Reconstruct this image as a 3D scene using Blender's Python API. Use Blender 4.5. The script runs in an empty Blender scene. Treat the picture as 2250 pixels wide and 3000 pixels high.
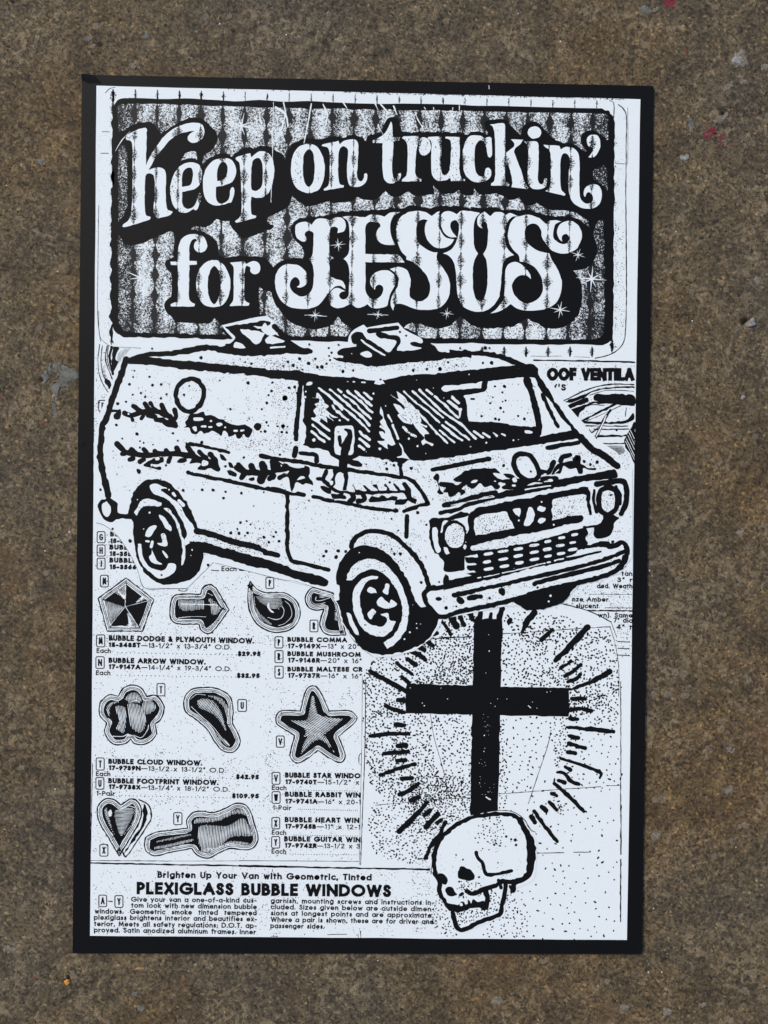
import bpy, bmesh, math, random
import numpy as np
from mathutils import Vector, Matrix
from mathutils.geometry import tessellate_polygon

R = math.radians
random.seed(7)
rng = np.random.default_rng(11)
scene = bpy.context.scene
col = scene.collection

# ------------------------------------------------------------------ camera
PW, PH = 2250.0, 3000.0                 # proportions of the photograph
F_PX = 3000.0                               # focal length in those pixels
cam_data = bpy.data.cameras.new("camera")
cam_data.sensor_fit = 'VERTICAL'
cam_data.sensor_height = 24.0
cam_data.lens = 24.0 * F_PX / PH
cam_data.clip_start = 0.01
cam_data.clip_end = 100.0
cam = bpy.data.objects.new("camera", cam_data)
col.objects.link(cam)
CAM_LOC = Vector((-0.00115258, 0.00603843, 0.50597795))
CAM_ROT = Matrix([[0.9996991011844186, -0.011620420107812269, -0.021602613906274357], [0.011749311520652745, 0.9999138668430685, 0.005849151539577319], [0.021532783606776493, -0.0061012073772520915, 0.9997495258806995]])
cam.matrix_world = Matrix.Translation(CAM_LOC) @ CAM_ROT.to_4x4()
scene.camera = cam

# ------------------------------------------------------------------ sky, sun, exposure
SUN_EL, SUN_AZ = 44.0, 140.0            # azimuth: direction towards the sun, degrees from +X counter-clockwise
world = bpy.data.worlds.new("World")
scene.world = world
world.use_nodes = True
wn = world.node_tree.nodes
wl = world.node_tree.links
wn.clear()
sky = wn.new('ShaderNodeTexSky')
sky.sky_type = 'NISHITA'
sky.sun_disc = False
sky.sun_elevation = R(SUN_EL)
sky.sun_rotation = R(90.0 - SUN_AZ)
sky.air_density = 1.0
sky.dust_density = 1.6
sky.ozone_density = 1.0
bg = wn.new('ShaderNodeBackground')
bg.inputs['Strength'].default_value = 0.10
wo = wn.new('ShaderNodeOutputWorld')
wl.new(sky.outputs[0], bg.inputs[0])
wl.new(bg.outputs[0], wo.inputs[0])

sun_d = bpy.data.lights.new("sun", 'SUN')
sun_d.energy = 1.5
sun_d.angle = R(11.0)
sun_d.color = (1.0, 0.92, 0.82)
sun = bpy.data.objects.new("sun", sun_d)
col.objects.link(sun)
sd = Vector((math.cos(R(SUN_AZ)) * math.cos(R(SUN_EL)), math.sin(R(SUN_AZ)) * math.cos(R(SUN_EL)), math.sin(R(SUN_EL))))
sun.rotation_euler = sd.to_track_quat('Z', 'Y').to_euler()
sun.location = sd * 3

scene.view_settings.view_transform = 'Standard'
scene.view_settings.look = 'None'
scene.view_settings.gamma = 1.0
scene.view_settings.exposure = 0.60

# ------------------------------------------------------------------ photograph pixels on the plane of the poster
CARD_T = 0.0011                         # the board's thickness
SHEET = 0.00002                         # one layer of ink

def plane(x, y, z=CARD_T):
    d = CAM_ROT @ Vector(((x - PW / 2) / F_PX, -(y - PH / 2) / F_PX, -1.0))
    t = (z - CAM_LOC.z) / d.z
    p = CAM_LOC + d * t
    return (p.x, p.y)

PXM = 0.4318 / 2568.0                   # metres per photograph pixel on the board

TILES = {'1': (200, 200, 800), 'A': (280, 300, 600), 'B': (800, 300, 600), 'C': (1300, 250, 600), 'D': (780, 620, 600),
         'E': (1320, 620, 600), 'F': (240, 850, 600), 'G': (800, 1080, 600), 'H': (1300, 1050, 600), 'I': (240, 1300, 600),
         'J': (780, 1450, 600), 'K': (1300, 1400, 600), 'L': (240, 1640, 600), 'M': (240, 2200, 600), 'N': (700, 1640, 400),
         'O': (700, 1980, 600), 'Q': (1040, 1780, 600), 'R': (1280, 1780, 600), 'U': (1200, 2250, 600), 'V': (700, 2400, 600),
         'Z': (0, 0, 1659), '0': (0, 0, 1659)}

def tile(t, x, y):
    ox, oy, s = TILES[t]
    k = s / 1659.0
    return (ox + x * k, oy + y * k)

def parse_pts(tokens, t0):
    """list of loops; a point is (x, y, corner, width factor)"""
    loops = [[]]
    for tok in tokens:
        if tok == '/':
            loops.append([])
            continue
        t = t0
        w = 1.0
        parts = tok.split(':')
        if parts[0] in TILES and len(parts) > 1:
            t = parts[0]
            parts = parts[1:]
        if len(parts) > 1:
            w = float(parts[1])
        c = parts[0].endswith('!')
        x, y = parts[0].rstrip('!').split(',')
        px, py = tile(t, float(x), float(y))
        loops[-1].append((px, py, c, w))
    return loops

def smooth(pts, closed, step=3.2):
    """Catmull-Rom through the points, sharp at the corners, resampled"""
    n = len(pts)
    out = []
    segs = n if closed else n - 1
    for i in range(segs):
        p1 = pts[i]
        p2 = pts[(i + 1) % n]
        if p1[2]:
            p0 = p1
        else:
            p0 = pts[i - 1] if (closed or i > 0) else p1
        if p2[2]:
            p3 = p2
        else:
            p3 = pts[(i + 2) % n] if (closed or i + 2 < n) else p2
        L = math.hypot(p2[0] - p1[0], p2[1] - p1[1])
        m = max(1, min(60, int(L / step)))
        if p1[2] and p2[2]:
            for k in range(m):
                u = k / m
                out.append((p1[0] + (p2[0] - p1[0]) * u, p1[1] + (p2[1] - p1[1]) * u, p1[3] + (p2[3] - p1[3]) * u))
            continue
        def tang(a, b, c):
            # finite-difference tangent, limited so that uneven spacing does not overshoot
            da = math.hypot(b[0] - a[0], b[1] - a[1]) + 1e-6
            dc = math.hypot(c[0] - b[0], c[1] - b[1]) + 1e-6
            k = L / (da + dc)
            return ((c[0] - a[0]) * k, (c[1] - a[1]) * k)
        if p0 is p1:
            t1 = ((p2[0] - p1[0]) * 0.8, (p2[1] - p1[1]) * 0.8)
        else:
            t1 = tang(p0, p1, p2)
        if p3 is p2:
            t2 = ((p2[0] - p1[0]) * 0.8, (p2[1] - p1[1]) * 0.8)
        else:
            t2 = tang(p1, p2, p3)
        for k in range(m):
            u = k / m
            h1 = 2 * u ** 3 - 3 * u ** 2 + 1
            h2 = -2 * u ** 3 + 3 * u ** 2
            h3 = u ** 3 - 2 * u ** 2 + u
            h4 = u ** 3 - u ** 2
            out.append((h1 * p1[0] + h2 * p2[0] + h3 * t1[0] + h4 * t2[0],
                        h1 * p1[1] + h2 * p2[1] + h3 * t1[1] + h4 * t2[1], p1[3] + (p2[3] - p1[3]) * u))
    if not closed:
        out.append((pts[-1][0], pts[-1][1], pts[-1][3]))
    return out

_noise = rng.normal(0, 1, 4096)
def wob(i, s):
    """smooth 1-D noise: sample i of stream s"""
    f = i * 0.34 + s * 17.13
    k = int(f)
    u = f - k
    u = u * u * (3 - 2 * u)
    return _noise[k % 4096] * (1 - u) + _noise[(k + 1) % 4096] * u

ZCOUNT = {}                              # what has been laid down in each layer
class Ink:
    """collects flat shapes for one printed part"""
    def __init__(self, name, level, rough=1.0):
        self.name = name
        self.level = level
        self.rough = rough
        self.v = []
        self.f = []
        self.m = []
        self.k = 0
        self.stream = random.randrange(1, 200)
    def z(self, pts, kind):
        # every shape lies 4 microns above whatever it covers in its layer
        xs_ = [p[0] for p in pts]
        ys_ = [p[1] for p in pts]
        x0, x1, y0, y1 = min(xs_), max(xs_), min(ys_), max(ys_)
        done = ZCOUNT.setdefault(self.level, [])
        top = -1
        look = done[-14:] if kind == 'text' else done
        for (a0, a1, b0, b1, n) in look:
            if n > top and a0 < x1 and a1 > x0 and b0 < y1 and b1 > y0:
                top = n
        if kind != 'dot':
            done.append((x0, x1, y0, y1, top + 1))
        return CARD_T + SHEET * (self.level + 1) + (top + 1) * 4e-6
    def tri(self, pts, tris, mat, kind=None):
        z = self.z(pts, kind)
        b = len(self.v)
        for p in pts:
            x, y = plane(p[0], p[1], z)
            self.v.append((x, y, z))
        for t in tris:
            self.f.append(tuple(b + i for i in t))
            self.m.append(mat)
    def rough_loop(self, L, amp):
        self.stream += 1
        n = len(L)
        out = []
        for i in range(n):
            a = L[i - 1]
            b = L[(i + 1) % n]
            dx, dy = b[0] - a[0], b[1] - a[1]
            q = math.hypot(dx, dy) + 1e-9
            w = wob(i, self.stream) * amp
            out.append((L[i][0] - dy / q * w, L[i][1] + dx / q * w))
        return out
    def fill(self, loops, mat, rough=None):
        amp = self.rough if rough is None else rough
        ls = [self.rough_loop(smooth(l, True), amp) for l in loops]
        flat = [p for l in ls for p in l]
        tris = tessellate_polygon([[Vector((p[0], p[1], 0)) for p in l] for l in ls])
        self.tri(flat, tris, mat)
    def stroke(self, pts, width, mat, closed=False, rough=None):
        amp = self.rough if rough is None else rough
        s = smooth(pts, closed)
        if not closed and len(s) < 2:
            return
        self.stream += 1
        st = self.stream
        n = len(s)
        L = []
        Rr = []
        for i in range(n):
            if closed:
                a, b = s[i - 1], s[(i + 1) % n]
            else:
                a, b = s[max(i - 1, 0)], s[min(i + 1, n - 1)]
            dx, dy = b[0] - a[0], b[1] - a[1]
            q = math.hypot(dx, dy) + 1e-9
            nx, ny = -dy / q, dx / q
            w = width * 0.5 * s[i][2]
            am = min(amp, w * 0.3)
            w1 = w + wob(i, st) * am
            w2 = w + wob(i, st + 0.5) * am
            L.append((s[i][0] + nx * w1, s[i][1] + ny * w1))
            Rr.append((s[i][0] - nx * w2, s[i][1] - ny * w2))
        pts2 = L + Rr
        tris = []
        for i in range(n if closed else n - 1):
            j = (i + 1) % n
            tris.append((i, j, n + j, n + i))
        if not closed and width > 1.8:
            for e, sg in ((0, -1), (n - 1, 1)):
                a, b = L[e], Rr[e]
                cx, cy = (a[0] + b[0]) / 2, (a[1] + b[1]) / 2
                r = math.hypot(a[0] - b[0], a[1] - b[1]) / 2
                o = (s[e][0] - s[e - sg][0], s[e][1] - s[e - sg][1]) if n > 1 else (1, 0)
                q = math.hypot(*o) + 1e-9
                ux, uy = o[0] / q, o[1] / q
                base = len(pts2)
                m = 5 if width > 4 else 3
                for k in range(1, m):
                    th = math.pi * k / m
                    vx = (a[0] - cx) * math.cos(th) + ux * r * math.sin(th)
                    vy = (a[1] - cy) * math.cos(th) + uy * r * math.sin(th)
                    pts2.append((cx + vx, cy + vy))
                tris.append(tuple([e] + list(range(base, base + m - 1)) + [n + e]))
        self.tri(pts2, tris, mat)
    def dot(self, x, y, r, mat, sides=7, jit=0.18, sx=1.0):
        a0 = random.random() * 6.28
        ca, sa = math.cos(a0), math.sin(a0)
        pts = []
        for k in range(sides):
            th = 6.2832 * k / sides
            rr = r * (1 + random.uniform(-jit, jit))
            px, py = math.cos(th) * rr * sx, math.sin(th) * rr
            pts.append((x + px * ca - py * sa, y + px * sa + py * ca))
        self.tri(pts, [tuple(range(sides))], mat, 'dot' if r < 7 else None)
    def build(self, parent):
        me = bpy.data.meshes.new(self.name)
        me.from_pydata(self.v, [], self.f)
        o = bpy.data.objects.new(self.name, me)
        col.objects.link(o)
        used = sorted(set(self.m))
        for i in used:
            me.materials.append(MATS[i])
        rem = {i: k for k, i in enumerate(used)}
        me.polygons.foreach_set('material_index', [rem[i] for i in self.m])
        # all faces look up
        bm = bmesh.new()
        bm.from_mesh(me)
        flip = [f for f in bm.faces if f.normal.z < 0]
        bmesh.ops.reverse_faces(bm, faces=flip)
        bm.to_mesh(me)
        bm.free()
        o.parent = parent
        o.matrix_parent_inverse = Matrix.Identity(4)
        o.location = (-parent.location.x, -parent.location.y, -parent.location.z)
        return o

def inside(px, py, poly):
    r = False
    n = len(poly)
    j = n - 1
    for i in range(n):
        xi, yi = poly[i][0], poly[i][1]
        xj, yj = poly[j][0], poly[j][1]
        if (yi > py) != (yj > py) and px < (xj - xi) * (py - yi) / (yj - yi + 1e-12) + xi:
            r = not r
        j = i
    return r

def inset(poly, d):
    n = len(poly)
    area = sum(poly[i - 1][0] * poly[i][1] - poly[i][0] * poly[i - 1][1] for i in range(n))
    s = 1 if area > 0 else -1
    out = []
    for i in range(n):
        a, b = poly[i - 2], poly[(i + 2) % n]
        dx, dy = b[0] - a[0], b[1] - a[1]
        q = math.hypot(dx, dy) + 1e-9
        out.append((poly[i][0] - dy / q * d * s, poly[i][1] + dx / q * d * s, False, 1.0))
    return out

# ------------------------------------------------------------------ a geometric sans drawn with strokes
def _arc(cx, cy, rx, ry, a0, a1, n=9):
    return [(cx + rx * math.cos(R(a0 + (a1 - a0) * k / (n - 1))), cy + ry * math.sin(R(a0 + (a1 - a0) * k / (n - 1)))) for k in range(n)]
def _bowl(x0, x1, y0, y1):
    ym, h = (y0 + y1) / 2, (y1 - y0) / 2
    xr = max(x0, x1 - h)
    return [(x0, y1), (xr, y1)] + _arc(xr, ym, x1 - xr, h, 80, -80, 7) + [(xr, y0), (x0, y0)]
X = 0.68
G = {
 'A': (.80, [[(0, 0), (.40, 1), (.80, 0)], [(.15, .34), (.65, .34)]]),
 'B': (.50, [[(0, 0), (0, 1)], _bowl(0, .42, .54, 1), _bowl(0, .50, 0, .54)]),
 'C': (.80, [_arc(.5, .5, .5, .5, 48, 312, 15)]),
 'D': (.74, [[(0, 0), (0, 1)], _bowl(0, .74, 0, 1)]),
 'E': (.44, [[(.44, 0), (0, 0), (0, 1), (.44, 1)], [(0, .52), (.40, .52)]]),
 'F': (.44, [[(0, 0), (0, 1), (.44, 1)], [(0, .52), (.40, .52)]]),
 'G': (.94, [_arc(.5, .5, .5, .5, 48, 345, 17) + [(.97, .48), (.55, .48)]]),
 'H': (.64, [[(0, 0), (0, 1)], [(.64, 0), (.64, 1)], [(0, .52), (.64, .52)]]),
 'I': (.02, [[(0, 0), (0, 1)]]),
 'J': (.34, [[(.34, 1), (.34, .25), (.28, .05), (.15, 0), (.02, .06)]]),
 'K': (.56, [[(0, 0), (0, 1)], [(.54, 1), (.03, .50), (.56, 0)]]),
 'L': (.42, [[(0, 1), (0, 0), (.42, 0)]]),
 'M': (.88, [[(0, 0), (.12, 1), (.44, .16), (.76, 1), (.88, 0)]]),
 'N': (.72, [[(0, 0), (0, 1), (.72, 0), (.72, 1)]]),
 'O': (1.0, [_arc(.5, .5, .5, .5, 0, 360, 19)]),
 'P': (.46, [[(0, 0), (0, 1)], _bowl(0, .46, .44, 1)]),
 'R': (.50, [[(0, 0), (0, 1)], _bowl(0, .46, .48, 1), [(.20, .48), (.50, 0)]]),
 'S': (.46, [[(.42, .84), (.34, .97), (.22, 1), (.10, .96), (.04, .82), (.06, .68), (.18, .57), (.34, .46), (.45, .32), (.44, .14), (.34, .03), (.20, 0), (.08, .05), (.01, .20)]]),
 'T': (.52, [[(0, 1), (.52, 1)], [(.26, 0), (.26, 1)]]),
 'U': (.58, [[(0, 1), (0, .30), (.04, .14), (.14, .03), (.29, 0), (.44, .03), (.54, .14), (.58, .30), (.58, 1)]]),
 'V': (.72, [[(0, 1), (.36, 0), (.72, 1)]]),
 'W': (1.1, [[(0, 1), (.28, 0), (.55, .96), (.82, 0), (1.1, 1)]]),
 'X': (.60, [[(0, 0), (.58, 1)], [(.02, 1), (.60, 0)]]),
 'Y': (.60, [[(0, 1), (.30, .46), (.60, 1)], [(.30, 0), (.30, .46)]]),
 'Z': (.54, [[(0, 1), (.54, 1), (0, 0), (.54, 0)]]),
 'a': (.56, [_arc(.29, X/2, .29, X/2, 0, 360, 15), [(.58, 0), (.58, X)]]),
 'b': (.56, [[(0, 0), (0, 1.05)], _arc(.29, X/2, .29, X/2, 0, 360, 15)]),
 'c': (.46, [_arc(.30, X/2, .30, X/2, 48, 312, 12)]),
 'd': (.58, [_arc(.29, X/2, .29, X/2, 0, 360, 15), [(.58, 0), (.58, 1.05)]]),
 'e': (.58, [[(.02, .33), (.58, .33)] + _arc(.29, X/2, .29, X/2, 5, 315, 14)]),
 'f': (.30, [[(.30, 1.02), (.18, 1.02), (.11, .92), (.11, 0)], [(0, X), (.28, X)]]),
 'g': (.58, [_arc(.29, X/2, .29, X/2, 0, 360, 15), [(.58, X), (.58, -.05), (.50, -.24), (.30, -.30), (.08, -.24)]]),
 'h': (.46, [[(0, 0), (0, 1.05)], [(0, .36), (.06, .60), (.22, X), (.40, .60), (.46, .42), (.46, 0)]]),
 'i': (.02, [[(0, 0), (0, X)], [(0, .99), (0, 1.01)]]),
 'j': (.12, [[(.10, X), (.10, -.2), (0, -.28)], [(.10, .88), (.10, .92)]]),
 'k': (.42, [[(0, 0), (0, 1.05)], [(.38, X), (.02, .32), (.42, 0)]]),
 'l': (.02, [[(0, 0), (0, 1.05)]]),
 'm': (.80, [[(0, 0), (0, X)], [(0, .38), (.06, .54), (.20, X), (.35, .54), (.40, .38), (.40, 0)], [(.40, .38), (.46, .54), (.60, X), (.74, .54), (.80, .38), (.80, 0)]]),
 'n': (.46, [[(0, 0), (0, X)], [(0, .36), (.06, .60), (.22, X), (.40, .60), (.46, .42), (.46, 0)]]),
 'o': (.60, [_arc(.30, X/2, .30, X/2, 0, 360, 15)]),
 'p': (.58, [[(0, -.3), (0, X)], _arc(.29, X/2, .29, X/2, 0, 360, 15)]),
 'q': (.58, [[(.58, -.3), (.58, X)], _arc(.29, X/2, .29, X/2, 0, 360, 15)]),
 'r': (.28, [[(0, 0), (0, X)], [(0, .36), (.08, .54), (.28, .60)]]),
 's': (.34, [[(.31, .52), (.20, X), (.07, .56), (.05, .43), (.18, .33), (.32, .22), (.30, .07), (.16, 0), (.01, .10)]]),
 't': (.28, [[(.13, 0), (.13, .88)], [(0, X), (.28, X)]]),
 'u': (.46, [[(0, X), (0, .24), (.06, .08), (.22, 0), (.40, .08), (.46, .24)], [(.46, X), (.46, 0)]]),
 'v': (.46, [[(0, X), (.23, 0), (.46, X)]]),
 'w': (.74, [[(0, X), (.19, 0), (.37, .60), (.55, 0), (.74, X)]]),
 'x': (.42, [[(0, 0), (.40, X)], [(.02, X), (.42, 0)]]),
 'y': (.46, [[(0, X), (.24, .02)], [(.46, X), (.12, -.3)]]),
 'z': (.42, [[(0, X), (.42, X), (0, 0), (.42, 0)]]),
 '0': (.50, [_arc(.25, .5, .25, .5, 0, 360, 15)]),
 '1': (.14, [[(0, .86), (.14, 1), (.14, 0)]]),
 '2': (.48, [[(.02, .76), (.10, .95), (.25, 1), (.40, .93), (.45, .76), (.36, .55), (0, 0), (.48, 0)]]),
 '3': (.46, [[(.04, .84), (.14, .98), (.28, .98), (.40, .86), (.38, .64), (.20, .55), (.38, .48), (.46, .28), (.40, .07), (.24, 0), (.08, .05), (0, .2)]]),
 '4': (.54, [[(.42, 0), (.42, 1), (0, .26), (.54, .26)]]),
 '5': (.46, [[(.42, 1), (.12, 1), (.05, .56), (.20, .64), (.36, .58), (.46, .34), (.38, .08), (.20, 0), (.02, .10)]]),
 '6': (.50, [[(.36, 1), (.08, .48), (0, .30), (.06, .10), (.24, 0), (.44, .08), (.50, .30), (.44, .50), (.25, .60), (.08, .50)]]),
 '7': (.48, [[(0, 1), (.48, 1), (.14, 0)]]),
 '8': (.48, [_arc(.24, .77, .19, .23, 0, 360, 12), _arc(.24, .27, .24, .27, 0, 360, 12)]),
 '9': (.50, [[(.14, 0), (.42, .52), (.50, .70), (.44, .90), (.26, 1), (.06, .92), (0, .70), (.06, .50), (.25, .40), (.42, .50)]]),
 '&': (.60, [[(.60, 0), (.14, .72), (.14, .90), (.25, 1), (.36, .90), (.36, .76), (.06, .42), (.02, .16), (.18, 0), (.38, .06), (.56, .42)]]),
 '$': (.46, [[(.42, .84), (.34, .97), (.22, 1), (.10, .96), (.04, .82), (.06, .68), (.18, .57), (.34, .46), (.45, .32), (.44, .14), (.34, .03), (.20, 0), (.08, .05), (.01, .20)], [(.23, -.12), (.23, 1.12)]]),
 '.': (.02, [[(0, .02), (0, .05)]]), ',': (.06, [[(.06, .06), (0, -.14)]]), ':': (.02, [[(0, .04), (0, .07)], [(0, .5), (0, .53)]]),
 ';': (.06, [[(.06, .06), (0, -.14)], [(.05, .5), (.05, .53)]]), '-': (.26, [[(0, .36), (.26, .36)]]), '—': (.95, [[(0, .42), (.95, .42)]]),
 '/': (.44, [[(0, -.06), (.44, 1.06)]]), '"': (.20, [[(.04, 1.02), (0, .76)], [(.20, 1.02), (.16, .76)]]), "'": (.02, [[(.02, 1.02), (0, .72)]]),
 ')': (.16, [[(0, 1.1), (.13, .8), (.16, .4), (.13, .0), (0, -.25)]]), '(': (.16, [[(.16, 1.1), (.03, .8), (0, .4), (.03, 0), (.16, -.25)]]),
 ' ': (.56, []),
}

def text(ink, s, p0, p1, cap, weight):
    gap = 0.13 + weight / cap * 1.0
    nat = []
    x = 0.0
    for ch in s:
        w, st = G[ch]
        nat.append((x, ch))
        x += w + (gap if ch != ' ' else 0.05)
    total = max(x - gap, 0.05)
    L = math.hypot(p1[0] - p0[0], p1[1] - p0[1]) - weight
    ux, uy = (p1[0] - p0[0]) / (L + weight), (p1[1] - p0[1]) / (L + weight)
    kx = L / total
    hc = cap - weight
    for gx, ch in nat:
        w, st = G[ch]
        for path in st:
            pts = []
            for (a, b) in path:
                u = (gx + a) * kx + weight / 2
                v = b * hc + weight / 2
                pts.append((p0[0] + ux * u + uy * v, p0[1] + uy * u - ux * v))
            # split at acute corners so that the strokes keep their width
            run = [pts[0]]
            for i in range(1, len(pts) - 1):
                run.append(pts[i])
                a_, b_, c_ = pts[i - 1], pts[i], pts[i + 1]
                d1 = math.atan2(b_[1] - a_[1], b_[0] - a_[0])
                d2 = math.atan2(c_[1] - b_[1], c_[0] - b_[0])
                dd = abs((d2 - d1 + math.pi) % (2 * math.pi) - math.pi)
                if dd > 1.9:
                    flat_stroke(ink, run, weight)
                    run = [b_]
            run.append(pts[-1])
            flat_stroke(ink, run, weight)

def flat_stroke(ink, pts, w, mat='K'):
    """mitred ribbon without resampling (letters)"""
    n = len(pts)
    closed = n > 3 and math.hypot(pts[0][0] - pts[-1][0], pts[0][1] - pts[-1][1]) < 0.01
    if closed:
        pts = pts[:-1]
        n -= 1
    L = []
    Rr = []
    jit = 0.05 * w
    for i in range(n):
        a = pts[i - 1] if (closed or i > 0) else None
        b = pts[i]
        c = pts[(i + 1) % n] if (closed or i < n - 1) else None
        def nrm(p, q):
            dx, dy = q[0] - p[0], q[1] - p[1]
            m = math.hypot(dx, dy) + 1e-9
            return (-dy / m, dx / m)
        if a is None:
            nx, ny = nrm(b, c)
            k = 1
        elif c is None:
            nx, ny = nrm(a, b)
            k = 1
        else:
            n1, n2 = nrm(a, b), nrm(b, c)
            nx, ny = n1[0] + n2[0], n1[1] + n2[1]
            m = math.hypot(nx, ny)
            if m < 0.35:
                nx, ny, k = n1[0], n1[1], 1
            else:
                nx, ny = nx / m, ny / m
                k = min(1.7, 1 / max(0.3, nx * n1[0] + ny * n1[1]))
        h = w / 2 * k
        h1, h2 = h + random.uniform(-jit, jit), h + random.uniform(-jit, jit)
        ex = ey = 0.0
        if a is None and c is not None:
            ex, ey = (b[0] - c[0]), (b[1] - c[1])
        elif c is None and a is not None:
            ex, ey = (b[0] - a[0]), (b[1] - a[1])
        if ex or ey:
            m = math.hypot(ex, ey)
            e_ = w * 0.46
            ex, ey = ex / m * e_, ey / m * e_
        L.append((b[0] + nx * h1 + ex, b[1] + ny * h1 + ey))
        Rr.append((b[0] - nx * h2 + ex, b[1] - ny * h2 + ey))
    tris = []
    for i in range(n if closed else n - 1):
        j = (i + 1) % n
        tris.append((i, j, n + j, n + i))
    ink.tri(L + Rr, tris, mat, 'text')

# ------------------------------------------------------------------ reading the drawing lists
def hatch(ink, poly, w, sp, ang, mat):
    a = R(ang)
    ca, sa = math.cos(a), math.sin(a)
    rot = [(p[0] * ca + p[1] * sa, -p[0] * sa + p[1] * ca) for p in poly]
    y0 = min(p[1] for p in rot)
    y1 = max(p[1] for p in rot)
    y = y0 + sp * 0.5
    n = len(rot)
    while y < y1:
        xs = []
        for i in range(n):
            (ax, ay), (bx, by) = rot[i - 1], rot[i]
            if (ay > y) != (by > y):
                xs.append(ax + (bx - ax) * (y - ay) / (by - ay))
        xs.sort()
        for k in range(0, len(xs) - 1, 2):
            a0 = xs[k] + random.uniform(0, 1.5)
            b0 = xs[k + 1] - random.uniform(0, 3.0)
            if b0 - a0 > 1.5:
                pts = [(u * ca - y * sa, u * sa + y * ca, False, wf) for u, wf in ((a0, .5), ((a0 + b0) / 2, 1), (b0, .5))]
                ink.stroke(pts, w, mat, rough=0.1)
        y += sp * random.uniform(0.9, 1.1)

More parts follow.
